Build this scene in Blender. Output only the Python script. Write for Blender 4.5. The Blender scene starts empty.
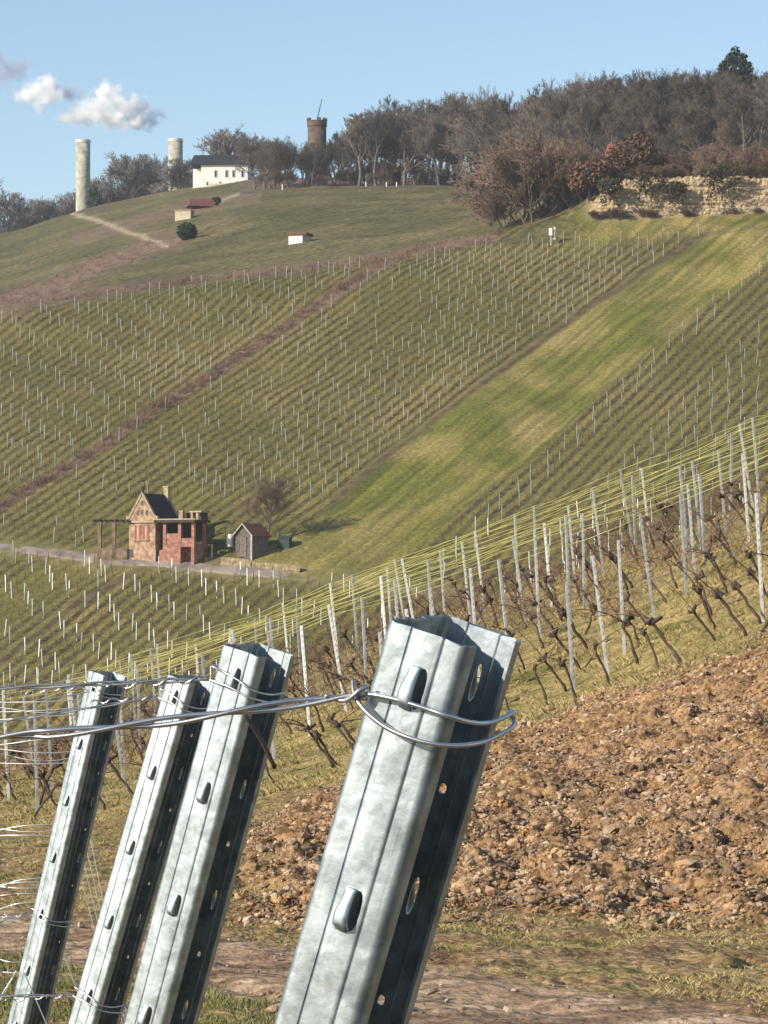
import bpy, math, random
import numpy as np
from mathutils import Vector, Matrix
R = math.radians
F, CX, HY = 3413.0, 384.0, 600.0          # focal length in pixels, picture centre column, eye-level row
rng = np.random.default_rng(7); random.seed(7)
scene = bpy.context.scene
col = scene.collection

def at(px, py, Y): return Vector(((px-CX)/F*Y, Y, (HY-py)/F*Y))

# ------------------------------------------------------------------ tagging
def tag(o, label=None, cat=None, group=None, kind=None):
    if label: o['label'] = label
    if cat: o['category'] = cat
    if group: o['group'] = group
    if kind: o['kind'] = kind
    return o
def empty(name, loc, rz=0):
    o = bpy.data.objects.new(name, None); col.objects.link(o)
    o.location = loc; o.rotation_euler = (0, 0, rz); o.empty_display_size = .2
    return o

class MB:
    def __init__(s): s.v = []; s.f = []; s.m = []
    def add(s, vs, fs, mi=0):
        n = len(s.v); s.v.extend([tuple(p) for p in vs]); s.f.extend([tuple(i+n for i in f) for f in fs]); s.m.extend([mi]*len(fs))
    def box(s, c0, c1, mi=0, fn=None):
        x0,y0,z0 = c0; x1,y1,z1 = c1
        vs = [(x0,y0,z0),(x1,y0,z0),(x1,y1,z0),(x0,y1,z0),(x0,y0,z1),(x1,y0,z1),(x1,y1,z1),(x0,y1,z1)]
        if fn: vs = [fn(*p) for p in vs]
        s.add(vs, [(3,2,1,0),(4,5,6,7),(0,1,5,4),(1,2,6,5),(2,3,7,6),(3,0,4,7)], mi)
    def tube(s, pts, rad, n=6, mi=0, cap=True):
        pts = [Vector(p) for p in pts]
        if not hasattr(rad, '__len__'): rad = [rad]*len(pts)
        up = Vector((0,0,1)); rings = []
        prev = None
        for i, p in enumerate(pts):
            t = (pts[min(i+1, len(pts)-1)] - pts[max(i-1, 0)])
            if t.length < 1e-9: t = Vector((0,0,1))
            t.normalize()
            if prev is None:
                a = up if abs(t.z) < .9 else Vector((1,0,0))
                u = t.cross(a).normalized()
            else:
                u = (prev - t*prev.dot(t))
                u = u.normalized() if u.length > 1e-6 else t.cross(up).normalized()
            prev = u; w = t.cross(u)
            rings.append([p + (u*math.cos(2*math.pi*k/n) + w*math.sin(2*math.pi*k/n))*rad[i] for k in range(n)])
        vs = [q for r_ in rings for q in r_]; fs = []
        for i in range(len(pts)-1):
            for k in range(n):
                a = i*n+k; b = i*n+(k+1)%n
                fs.append((a, b, b+n, a+n))
        if cap and n > 2:
            fs.append(tuple(range(n-1, -1, -1))); fs.append(tuple((len(pts)-1)*n+k for k in range(n)))
        s.add(vs, fs, mi)
    def prism(s, poly, z0, z1, fn, mi=0):
        n = len(poly)
        vs = [fn(p[0], p[1], z0) for p in poly] + [fn(p[0], p[1], z1) for p in poly]
        s.add(vs, [tuple(range(n-1,-1,-1)), tuple(range(n, 2*n))] + [(k,(k+1)%n,(k+1)%n+n,k+n) for k in range(n)], mi)
    def mesh(s, name, mats, smooth=False):
        me = bpy.data.meshes.new(name); me.from_pydata(s.v, [], s.f)
        for m in (mats if isinstance(mats, (list, tuple)) else [mats]): me.materials.append(m)
        if any(s.m): me.polygons.foreach_set('material_index', s.m)
        if smooth: me.polygons.foreach_set('use_smooth', [True]*len(s.f))
        me.validate(); me.update()
        return me
    def build(s, name, mats, parent=None, smooth=False, recalc=True):
        me = s.mesh(name, mats, smooth)
        if recalc and len(s.f) < 60000:
            import bmesh
            bm = bmesh.new(); bm.from_mesh(me); bmesh.ops.recalc_face_normals(bm, faces=bm.faces); bm.to_mesh(me); bm.free()
        return link(name, me, parent)
def link(name, me, parent=None):
    o = bpy.data.objects.new(name, me); col.objects.link(o)
    if parent: o.parent = parent
    return o
def np_mesh(name, V, T, mats, smooth=False):
    """V (n,3), T (m,k) arrays"""
    me = bpy.data.meshes.new(name); V = np.asarray(V, np.float32); T = np.asarray(T, np.int32); k = T.shape[1]
    me.vertices.add(len(V)); me.vertices.foreach_set('co', V.ravel())
    me.loops.add(T.size); me.loops.foreach_set('vertex_index', T.ravel())
    me.polygons.add(len(T)); me.polygons.foreach_set('loop_start', np.arange(0, T.size, k, dtype=np.int32))
    for m in (mats if isinstance(mats, (list, tuple)) else [mats]): me.materials.append(m)
    me.update(calc_edges=True)
    me.polygons.foreach_set('use_smooth', np.full(len(T), smooth)); me.update()
    return me
def copy_tree(o, parent=None):
    c = o.copy(); col.objects.link(c)
    if parent: c.parent = parent
    for ch in list(o.children): copy_tree(ch, c)
    return c

# ------------------------------------------------------------------ materials
def mat(name, base=(.5,.5,.5), rough=.8, metal=0, var=.25, scale=5, col2=None, bump=0, bscale=None, spec=.3, detail=5, objinfo=0, coord='Object'):
    m = bpy.data.materials.new(name); m.use_nodes = True
    nt = m.node_tree; N = nt.nodes; L = nt.links; b = N['Principled BSDF']
    b.inputs['Roughness'].default_value = rough; b.inputs['Metallic'].default_value = metal
    b.inputs['Specular IOR Level'].default_value = spec
    tc = N.new('ShaderNodeTexCoord'); nz = N.new('ShaderNodeTexNoise'); nz.inputs['Scale'].default_value = scale; nz.inputs['Detail'].default_value = detail
    L.new(tc.outputs[coord], nz.inputs['Vector'])
    rp = N.new('ShaderNodeValToRGB'); c2 = col2 or tuple(c*(1-var) for c in base); c1 = base if col2 else tuple(min(1, c*(1+var)) for c in base)
    rp.color_ramp.elements[0].position = .35; rp.color_ramp.elements[0].color = (*c2, 1)
    rp.color_ramp.elements[1].position = .65; rp.color_ramp.elements[1].color = (*c1, 1)
    L.new(nz.outputs['Fac'], rp.inputs['Fac']); out = rp.outputs['Color']
    if objinfo:
        oi = N.new('ShaderNodeObjectInfo'); hs = N.new('ShaderNodeHueSaturation'); mr = N.new('ShaderNodeMapRange')
        mr.inputs['To Min'].default_value = 1-objinfo; mr.inputs['To Max'].default_value = 1+objinfo
        L.new(oi.outputs['Random'], mr.inputs['Value']); L.new(mr.outputs['Result'], hs.inputs['Value']); L.new(out, hs.inputs['Color']); out = hs.outputs['Color']
    L.new(out, b.inputs['Base Color'])
    if bump:
        n2 = N.new('ShaderNodeTexNoise'); n2.inputs['Scale'].default_value = bscale or scale*4; n2.inputs['Detail'].default_value = 6
        L.new(tc.outputs[coord], n2.inputs['Vector'])
        bp = N.new('ShaderNodeBump'); bp.inputs['Strength'].default_value = 1; bp.inputs['Distance'].default_value = bump
        L.new(n2.outputs['Fac'], bp.inputs['Height']); L.new(bp.outputs['Normal'], b.inputs['Normal'])
    return m

M = {}
M['stone'] = mat('sandstone', (.42,.33,.2), .9, var=.3, scale=3, bump=.03)
M['cut_stone'] = mat('cut_stone', (.50,.34,.225), .9, scale=2.6, col2=(.24,.14,.09), bump=.02)
M['old_stone'] = mat('old_stone', (.27,.19,.125), .9, scale=2.2, col2=(.13,.085,.055), bump=.02)
M['red_stone'] = mat('red_sandstone', (.42,.215,.16), .9, scale=3.5, col2=(.22,.10,.075), bump=.02)
M['slate'] = mat('dark_slate', (.022,.023,.027), .8, var=.3, scale=4)
M['shutter'] = mat('red_shutter', (.4,.06,.05), .6, var=.15, scale=6)
M['door_green'] = mat('green_door', (.05,.07,.06), .6, var=.2)
M['dark_wood'] = mat('dark_timber', (.06,.045,.035), .85, var=.3, scale=5)
M['weathered'] = mat('weathered_board', (.19,.16,.14), .9, scale=4, col2=(.1,.08,.07), bump=.01)
M['tile_red'] = mat('brown_tile', (.15,.06,.045), .85, var=.3, scale=6, bump=.02)
M['white'] = mat('white_paint', (.78,.78,.75), .7, var=.06, scale=2)
M['white_wall'] = mat('white_plaster', (.74,.72,.66), .85, var=.08, scale=1)
M['window_dark'] = mat('window_glass', (.04,.05,.06), .15, var=.2, scale=3, spec=.6)
M['concrete'] = mat('pale_concrete', (.52,.48,.40), .9, scale=.7, col2=(.27,.25,.20), bump=.03, bscale=2)
M['brick'] = mat('tower_brick', (.15,.095,.07), .9, scale=1.2, col2=(.085,.058,.045), bump=.03)
M['cream'] = mat('cream_wall', (.55,.47,.33), .9, var=.15, scale=1.5)
M['green_box'] = mat('green_box', (.035,.06,.05), .7, var=.2)
M['trunk'] = mat('grey_bark', (.15,.125,.105), .95, var=.3, scale=2, bump=.03)
M['twig'] = mat('grey_brown_twigs', (.12,.096,.078), .95, var=.25, scale=.35, objinfo=.35)
M['twig_far'] = mat('grey_twigs', (.20,.18,.165), .95, var=.2, scale=.35, objinfo=.25)
M['twig_red'] = mat('russet_twigs', (.17,.115,.08), .95, var=.25, scale=.5, objinfo=.25)
M['leaf_rust'] = mat('withered_leaves', (.15,.085,.058), .9, var=.35, scale=1.2, objinfo=.2)
M['evergreen'] = mat('evergreen_leaves', (.028,.045,.025), .85, var=.4, scale=1.5)
M['vine_bark'] = mat('vine_bark', (.085,.06,.045), .95, var=.35, scale=14, bump=.01, objinfo=.25)
M['vine_cane'] = mat('vine_cane', (.17,.10,.068), .8, var=.3, scale=6, objinfo=.3)
M['far_cane'] = mat('far_vine_cane', (.16,.115,.07), .9, var=.3, scale=.2)
M['bramble'] = mat('dry_bramble', (.20,.125,.085), .95, var=.35, scale=.3)
M['wire_sheen'] = mat('sun_sheen_wire', (.78,.70,.26), .3, metal=.4, var=.35, scale=2.5, spec=.8)  # galvanised wire, its sun sheen painted in as a yellow base colour
M['wire_dull'] = mat('dull_wire', (.42,.42,.38), .4, metal=.7, var=.15, scale=3)
M['zinc_far'] = mat('weathered_zinc', (.52,.52,.49), .5, metal=.45, var=.2, scale=4, objinfo=.2)
M['grass_blade'] = mat('green_grass_blade', (.13,.155,.04), .8, scale=1.5, col2=(.27,.23,.10))
M['dry_blade'] = mat('dry_grass_blade', (.46,.35,.16), .85, scale=.6, col2=(.23,.20,.075))
M['sheet_white'] = mat('white_box', (.8,.82,.85), .5, var=.03)

def zinc():
    m = bpy.data.materials.new('galvanised_steel'); m.use_nodes = True
    nt = m.node_tree; N = nt.nodes; L = nt.links; b = N['Principled BSDF']
    tc = N.new('ShaderNodeTexCoord')
    def noise(s, d=4, dist=0):
        n = N.new('ShaderNodeTexNoise'); n.inputs['Scale'].default_value = s; n.inputs['Detail'].default_value = d; n.inputs['Distortion'].default_value = dist
        L.new(tc.outputs['Object'], n.inputs['Vector']); return n
    n1 = noise(45, 5, .4); n2 = noise(160, 3); n3 = noise(14, 3, 1.2)
    vor = N.new('ShaderNodeTexVoronoi'); vor.inputs['Scale'].default_value = 230; L.new(tc.outputs['Object'], vor.inputs['Vector'])
    r1 = N.new('ShaderNodeValToRGB'); e = r1.color_ramp.elements
    e[0].position = .38; e[0].color = (.31,.35,.375,1); e[1].position = .62; e[1].color = (.44,.49,.52,1)
    L.new(n1.outputs['Fac'], r1.inputs['Fac'])
    r3 = N.new('ShaderNodeValToRGB'); e = r3.color_ramp.elements
    e[0].position = .52; e[0].color = (1,1,1,1); e[1].position = .66; e[1].color = (.78,.79,.77,1)
    L.new(n3.outputs['Fac'], r3.inputs['Fac'])
    mx = N.new('ShaderNodeMix'); mx.data_type = 'RGBA'; mx.blend_type = 'MULTIPLY'; mx.inputs[0].default_value = .85
    L.new(r1.outputs['Color'], mx.inputs[6]); L.new(r3.outputs['Color'], mx.inputs[7])
    mx2 = N.new('ShaderNodeMix'); mx2.data_type = 'RGBA'; mx2.blend_type = 'OVERLAY'; mx2.inputs[0].default_value = .15
    bw = N.new('ShaderNodeRGBToBW'); L.new(vor.outputs['Color'], bw.inputs[0]); L.new(mx.outputs[2], mx2.inputs[6]); L.new(bw.outputs[0], mx2.inputs[7])
    mp = N.new('ShaderNodeMapping'); mp.inputs['Scale'].default_value = (420, 420, 9); mp.inputs['Rotation'].default_value = (.05, .03, 0); L.new(tc.outputs['Object'], mp.inputs['Vector'])
    sc_ = N.new('ShaderNodeTexNoise'); sc_.inputs['Scale'].default_value = 1; sc_.inputs['Detail'].default_value = 4; L.new(mp.outputs[0], sc_.inputs['Vector'])
    r4 = N.new('ShaderNodeValToRGB'); e = r4.color_ramp.elements; e[0].position = .30; e[0].color = (.72,.70,.66,1); e[1].position = .42; e[1].color = (1,1,1,1); L.new(sc_.outputs['Fac'], r4.inputs['Fac'])
    mx4 = N.new('ShaderNodeMix'); mx4.data_type = 'RGBA'; mx4.blend_type = 'MULTIPLY'; mx4.inputs[0].default_value = .7; L.new(mx2.outputs[2], mx4.inputs[6]); L.new(r4.outputs['Color'], mx4.inputs[7])
    mud = N.new('ShaderNodeTexNoise'); mud.inputs['Scale'].default_value = 26; mud.inputs['Detail'].default_value = 8; mud.inputs['Roughness'].default_value = .7; L.new(tc.outputs['Object'], mud.inputs['Vector'])
    r5 = N.new('ShaderNodeValToRGB'); e = r5.color_ramp.elements; e[0].position = .62; e[0].color = (0,0,0,1); e[1].position = .70; e[1].color = (.45,.45,.45,1); L.new(mud.outputs['Fac'], r5.inputs['Fac'])
    mx5 = N.new('ShaderNodeMix'); mx5.data_type = 'RGBA'; L.new(r5.outputs['Color'], mx5.inputs[0]); L.new(mx4.outputs[2], mx5.inputs[6]); mx5.inputs[7].default_value = (.27,.25,.22,1)
    hs = N.new('ShaderNodeHueSaturation'); hs.inputs['Saturation'].default_value = 1.0; L.new(mx5.outputs[2], hs.inputs['Color'])
    L.new(hs.outputs['Color'], b.inputs['Base Color'])
    b.inputs['Metallic'].default_value = .97
    mr = N.new('ShaderNodeMapRange'); mr.inputs['To Min'].default_value = .38; mr.inputs['To Max'].default_value = .62
    L.new(n1.outputs['Fac'], mr.inputs['Value']); L.new(mr.outputs['Result'], b.inputs['Roughness'])
    bp = N.new('ShaderNodeBump'); bp.inputs['Strength'].default_value = .5; bp.inputs['Distance'].default_value = .0004
    ad = N.new('ShaderNodeMath'); ad.operation = 'ADD'; L.new(n1.outputs['Fac'], ad.inputs[0]); L.new(n2.outputs['Fac'], ad.inputs[1])
    L.new(ad.outputs[0], bp.inputs['Height']); L.new(bp.outputs['Normal'], b.inputs['Normal'])
    return m
M['zinc'] = zinc()
M['wire'] = mat('steel_wire', (.5,.5,.5), .33, metal=.9, var=.15, scale=60)
M['wire_thin'] = mat('thin_wire', (.62,.62,.6), .35, metal=.8, var=.1, scale=40)

# ------------------------------------------------------------------ terrain heights
PXT = np.concatenate([np.linspace(-3400, -500, 12)[:-1], np.arange(-500, 1300, 12), np.linspace(1300, 4200, 12)])
A_, B_, C_ = 1433.0, .10, 409380.0
def plane_py(px, Y): return HY - A_ - B_*(px-CX) + C_/Y
def plane_Y(px, py): return C_/(py - HY + A_ + B_*(px-CX))
def row(d, Y):
    xs = sorted(d); return (HY - np.interp(PXT, xs, [d[x] for x in xs]))/F*Y
rows = []
for Y, z in ((.5,-1.72),(3,-1.74),(8,-1.80),(14,-1.92),(18,-1.95),(22,-1.95)): rows.append((Y, np.full_like(PXT, z)))
near = {25:{-300:872,0:866,230:857,330:850,450:836,584:835,700:830,768:820,1100:790},
 32:{-300:848,0:840,230:824,330:810,450:778,584:768,700:746,768:728,1100:660},
 42:{-300:850,0:832,110:820,230:802,330:780,450:742,584:707,700:665,768:642,1100:540},
 47:{-300:850,0:826,110:812,230:792,330:770,450:733,584:698,700:650,768:622,1100:510},
 56:{-300:850,0:802,110:782,230:750,330:715,450:672,584:630,700:585,768:557,1100:430},
 65:{-300:850,0:788,110:760,230:724,330:687,450:642,584:596,700:550,768:523,1100:390},
 75:{-300:850,0:783,110:744,230:702,330:665,450:618,584:570,700:525,768:500,1100:370}}
for Y in sorted(near): rows.append((Y, row(near[Y], Y)))
z75 = rows[-1][1]
rows.append((82, z75 + .05)); rows.append((100, z75 - 2.4)); rows.append((150, np.minimum(z75-8, -13.0)))
pz = lambda Y: (HY - plane_py(np.clip(PXT, -900, 1700), Y))/F*Y
rows.append((225, pz(225)*.0 - 17.0))
for Y in (258, 280, 300, 320, 340, 356, 372): rows.append((Y, pz(Y)))
up = {379.0:{-900:330,-300:325,0:314,83:297,165:286,245:278,300:271,384:260,500:236,590:214,700:214,768:212,1100:190},
 382.0:{-900:328,-300:323,0:312,83:295,165:284,245:276,300:269,384:258,500:232,575:212,592:190,700:186,768:184,1100:160},
 400:{-900:325,-300:318,0:307,83:288,165:277,245:266,300:260,384:252,500:226,590:186,700:180,768:176,1100:150},
 430:{-900:320,-300:310,0:296,83:275,165:262,245:250,300:243,384:236,500:216,590:176,700:168,768:160,1100:130},
 500:{-900:300,-300:290,0:272,83:248,165:228,245:212,300:206,384:204,500:200,590:160,700:145,768:130,1100:100},
 580:{-900:280,-300:270,0:252,83:228,165:208,245:194,300:187,384:187,500:187,590:152,700:135,768:116,1100:90},
 640:{-900:270,-300:262,0:243,83:217,165:200,245:185,300:183,384:183,500:183,590:150,700:133,768:114,1100:90},
 700:{-900:268,-300:260,0:240,83:213,165:195,245:184,300:183,384:183,500:184,590:152,700:136,768:118,1100:92}}
for Y in sorted(up): rows.append((Y, row(up[Y], Y)))
z7 = rows[-1][1]
rows += [(780, z7+.5), (900, z7-3), (1500, z7*.2-20), (3000, z7*0-60), (6500, z7*0-110)]
RY = np.array([r_[0] for r_ in rows], float); RZ = np.array([r_[1] for r_ in rows])
def pchip(x, y, xq):
    h = np.diff(x); d = np.diff(y, axis=0)/h[:,None]; m = np.zeros_like(y)
    w1 = (2*h[1:]+h[:-1])[:,None]; w2 = (h[1:]+2*h[:-1])[:,None]
    with np.errstate(all='ignore'):
        mm = (w1+w2)/(w1/d[:-1] + w2/d[1:])
    m[1:-1] = np.where(d[:-1]*d[1:] > 0, np.nan_to_num(mm), 0); m[0] = d[0]; m[-1] = d[-1]
    i = np.clip(np.searchsorted(x, xq)-1, 0, len(x)-2); t = ((xq-x[i])/h[i])[:,None]; H = h[i][:,None]
    return (2*t**3-3*t**2+1)*y[i] + (t**3-2*t**2+t)*H*m[i] + (-2*t**3+3*t**2)*y[i+1] + (t**3-t**2)*H*m[i+1]
YT = np.unique(np.concatenate([np.geomspace(.5, 6500, 1500), np.arange(376, 386, .25)]))
k5 = np.array([1,2,3,2,1.])/9
RZs = RZ.copy()
for i in range(len(RZ)):
    c = np.convolve(np.pad(RZ[i], 2, mode='edge'), k5, 'valid'); s_ = slice(13, len(PXT)-13); RZs[i][s_] = c[s_]
ZT = pchip(RY, RZs, YT)
def H(X, Y):
    """ground height (without the small roughness) at world X, Y"""
    X = np.asarray(X, float); Y = np.asarray(Y, float)
    px = np.clip(CX + X/np.maximum(Y,.5)*F, PXT[0], PXT[-1]-1e-3); y = np.clip(Y, YT[0], YT[-1]-1e-3)
    j = np.clip(np.searchsorted(PXT, px, side='right')-1, 0, len(PXT)-2); i = np.clip(np.searchsorted(YT, y, side='right')-1, 0, len(YT)-2)
    a = (px-PXT[j])/(PXT[j+1]-PXT[j]); b = (y-YT[i])/(YT[i+1]-YT[i])
    return (ZT[i,j]*(1-a)+ZT[i,j+1]*a)*(1-b) + (ZT[i+1,j]*(1-a)+ZT[i+1,j+1]*a)*b
def ground_at(px, Y, dz=0):
    X = (px-CX)/F*Y; return Vector((X, Y, float(H(X, Y))+dz))
def hit(px, py, Y0, Y1):
    """where the sight line through a picture point meets the ground between two depths"""
    Ys = np.linspace(Y0, Y1, 600); p = HY - H((px-CX)/F*Ys, Ys)/Ys*F
    k = np.argmax(p <= py) if (p <= py).any() else len(Ys)-1
    return ground_at(px, float(Ys[k]))
# value noise
_G = rng.random((256, 256))
def vnoise(x, y):
    xi = np.floor(x).astype(int); yi = np.floor(y).astype(int); fx = x-xi; fy = y-yi
    fx = fx*fx*(3-2*fx); fy = fy*fy*(3-2*fy)
    g = lambda a, b: _G[a % 256, b % 256]
    return (g(xi,yi)*(1-fx)+g(xi+1,yi)*fx)*(1-fy) + (g(xi,yi+1)*(1-fx)+g(xi+1,yi+1)*fx)*fy
def fbm(x, y, o=4):
    s = 0; a = .5
    for k in range(o): s = s + a*vnoise(x*2**k+17*k, y*2**k+31*k); a *= .5
    return s
def sstep(a, b, x): t = np.clip((x-a)/(b-a), 0, 1); return t*t*(3-2*t)
def seg_line(pts, x): return np.interp(x, [p[0] for p in pts], [p[1] for p in pts])

# picture-traced borders of the fields on the far hill, turned into ground regions below
TOP = [(-300,345),(0,318),(83,301),(165,290),(245,281),(300,275),(384,263),(480,246),(560,240),(700,236),(768,230),(1100,210)]
HEDGE = [(-120,590),(0,508),(90,456),(150,414),(230,365),(310,312),(385,264)]
L1 = [(150,640),(250,560),(310,520),(384,462),(470,397),(560,330),(640,277),(712,234),(800,170)]
L2 = [(250,680),(380,575),(470,505),(534,452),(609,388),(684,325),(768,262),(860,190)]
ROAD = [(-300,527),(0,549),(60,555),(130,562),(230,571),(330,579),(450,592),(900,640)]
DIAG = [(-150,780),(0,664),(70,610),(145,567)]
RUB_T = [(150,905),(230,858),(300,806),(384,777),(500,737),(583,706),(650,682),(768,642),(1000,560)]
RUB_B = [(0,905),(230,922),(300,926),(438,905),(668,918),(768,925),(1100,940)]
RD_T = [(-400,880),(0,908),(230,938),(450,972),(620,998),(768,1016),(1200,1060)]
RD_B = [(-400,930),(0,955),(200,986),(270,1010),(400,1040),(1200,1200)]

def zone_id(px, py):
    z = np.full(px.shape, 2); h = seg_line(HEDGE, px) + np.where(px > 385, -1e4, 0)
    z[(py < h) & (px < 385)] = 1; z[py > seg_line(L2, px)] = 3; z[(py > seg_line(ROAD, px)) & (py < seg_line(L2, px)+3)] = 4
    return z
def build_ground():
    cols_ = np.concatenate([np.linspace(-3400,-700,14)[:-1], np.linspace(-700,-130,36)[:-1], np.arange(-130,900,3.5), np.linspace(900,1500,34)[1:], np.linspace(1500,4200,14)[1:]])
    ys = [np.geomspace(.6, 12, 60), np.geomspace(12, 22, 160)[1:], np.geomspace(22, 43, 420)[1:], np.geomspace(43, 90, 240)[1:], np.geomspace(90, 258, 40)[1:], np.linspace(258, 374, 300)[1:],
          np.linspace(374, 386, 40)[1:], np.linspace(386, 720, 260)[1:], np.geomspace(720, 6400, 50)[1:]]
    Ys = np.concatenate(ys); P, Yg = np.meshgrid(cols_, Ys); X = (P-CX)/F*Yg
    Z = H(X, Yg); PY = HY - Z/Yg*F
    nr = Yg < 100
    rb = np.where(nr, sstep(-6, 8, PY-seg_line(RUB_T, P)+8*(fbm(X*1.3, Yg*.6)-.5)*2)*sstep(-10, 6, seg_line(RUB_B, P)-PY+26*(fbm(X*2+9, Yg*1.1)-.5)), 0)
    rb = rb*sstep(195, 300, P + 90*(fbm(X*2, Yg)-.5))
    pile = np.where(nr & (Yg < 22), sstep(.5, .62, fbm(X*1.7+5, Yg*1.2))*sstep(560, 700, P)*sstep(930, 950, PY)*(1-sstep(985, 1010, PY)), 0)
    rb = np.maximum(rb, pile*.5)
    rd = np.where(nr, sstep(-5, 5, PY-seg_line(RD_T, P)+14*(fbm(X*2, Yg*2+3)-.5))*sstep(-5, 5, seg_line(RD_B, P)-PY+14*(fbm(X*2+4, Yg*2)-.5)), 0)
    dry = np.where(nr, sstep(40, 46, Yg), 0)
    # roughness
    Z = Z + np.where(Yg < 100, rb*((fbm(X*3.2, Yg*3.2, 6)-.47)*.42) + (1-rb)*(1-rd)*((fbm(X*2.5+7, Yg*2.5, 4)-.47)*.09+(fbm(X*11+7, Yg*9, 3)-.43)*.05) + rb*(fbm(X*17, Yg*15, 3)-.43)*.07, 0)
    Z = Z - rd*(.03*np.exp(-((PY-seg_line(RD_T, P)-20)/7)**2) + .035*np.exp(-((PY-seg_line(RD_B, P)+14)/6)**2)) + rd*(fbm(X*6, Yg*5, 4)-.47)*.05
    far = sstep(240, 270, Yg)
    hedge = np.exp(-((PY-seg_line(HEDGE, P))/5.5)**2)*(P < 392)*far*(PY > seg_line(TOP, P)-4)
    Z = Z + far*(fbm(X*.12, Yg*.12)-.47)*.9*(1-sstep(720, 800, Yg)*.5)
    # field masks
    infield = far*sstep(-2, 2, PY-seg_line(TOP, P))*(Yg < 376)
    g1 = sstep(-3, 3, PY-seg_line(L1, P)+3*(fbm(X*.4, Yg*.4)-.5))*sstep(-3, 3, seg_line(L2, P)-PY+6*(fbm(X*.3, Yg*.3)-.5))*infield*(PY < seg_line(ROAD, P))
    cliffgrass = far*sstep(369, 374, Yg+4*(fbm(X*.3, Yg*.3)-.5))*(Yg < 381)*sstep(545, 600, P)
    vine = infield*(1-g1)
    soil = np.exp(-((PY-seg_line(L1, P)+3)/3.5)**2)*infield*(P > 330)*.9 + np.exp(-((PY-seg_line(DIAG, P))/3.8)**2)*infield*(P < 150)
    green2 = infield*sstep(0, 60, P*.0 + 40 - np.abs(PY-seg_line([(-10,640),(70,585),(145,560)], P)+16))*(P < 140)*(PY > seg_line(ROAD, P))
    pink = far*np.exp(-((PY-seg_line([(-100,340),(0,306),(60,285),(110,262),(160,244),(200,236)], P)-0)/(9+5*sstep(150, 0, P)))**2)*(P < 190)*(Yg > 360)
    pink = np.maximum(pink, far*.75*np.exp(-((PY-seg_line(TOP, P)+7)/4.5)**2)*(P < 500))
    pink = np.maximum(pink, far*.6*np.exp(-((PY-seg_line([(80,232),(160,208),(245,190),(300,186)], P)-7)/7)**2)*(P > 70)*(P < 262)*(Yg > 420))
    track = far*np.exp(-((PY-seg_line([(60,210),(95,220),(130,232),(165,246)], P))/2.2)**2)*(P > 70)*(P < 170)*(Yg > 420)
    track = np.maximum(track, far*np.exp(-((PY-seg_line([(215,203),(235,196),(262,184),(300,183)], P))/1.8)**2)*(P > 212)*(P < 270)*(Yg > 420))
    cliff = far*(Yg > 378.3)*(Yg < 383)*sstep(578, 596, P)
    verge = infield*np.exp(-((PY-seg_line(ROAD, P))/9)**2)
    forest = far*np.where(P > 480, sstep(381, 385, Yg)*sstep(480, 575, P + np.clip(Yg-400, 0, 160)*.5), 0) + sstep(565, 585, Yg)*(P > 240)
    n_, m_ = X.shape
    idx = np.arange(n_*m_).reshape(n_, m_)
    T = np.stack([idx[:-1,:-1], idx[:-1,1:], idx[1:,1:], idx[1:,:-1]], -1).reshape(-1, 4)
    me = np_mesh('ground', np.stack([X, Yg, Z], -1).reshape(-1, 3), T, ground_mat(), True)
    def attr(nm, a, b, c):
        at_ = me.attributes.new(nm, 'FLOAT_COLOR', 'POINT')
        d = np.ones((n_*m_, 4), np.float32)
        for i, q in enumerate((a, b, c)): d[:, i] = np.clip(q, 0, 1).ravel()
        at_.data.foreach_set('color', d.ravel())
    attr('m1', vine, np.maximum(np.maximum(g1, green2*.8), cliffgrass*.9), np.maximum(pink, hedge))
    attr('m2', rb, rd, dry)
    attr('m3', soil, np.maximum(track, cliff*.5), forest)
    attr('m4', verge, far, cliff)
    zi = zone_id(P, PY); ph = np.zeros_like(X); al = np.zeros_like(X)
    for z_, (d_, n__) in DIRS.items():
        k_ = zi == z_; ph[k_] = (X[k_]*n__.x+Yg[k_]*n__.y)/SP; al[k_] = (X[k_]*d_.x+Yg[k_]*d_.y)
    at_ = me.attributes.new('rowuv', 'FLOAT_VECTOR', 'POINT'); at_.data.foreach_set('vector', np.stack([ph, al, zi*7.0], -1).astype(np.float32).ravel())
    o = link('ground', me); tag(o, kind='structure')
    return o

def rowdir():
    p = hit(90, 456, 258, 374); q = hit(385, 268, 258, 374)
    d = Vector((q.x-p.x, q.y-p.y)).normalized(); return d
SP = 1.26
def dn(k): d = Vector((1, k)).normalized(); return d, Vector((d.y, -d.x))
DIRS = {1: dn(2.04), 2: dn(1.76), 3: dn(2.0), 4: dn(1.9)}
D2, N2 = DIRS[2]

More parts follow.
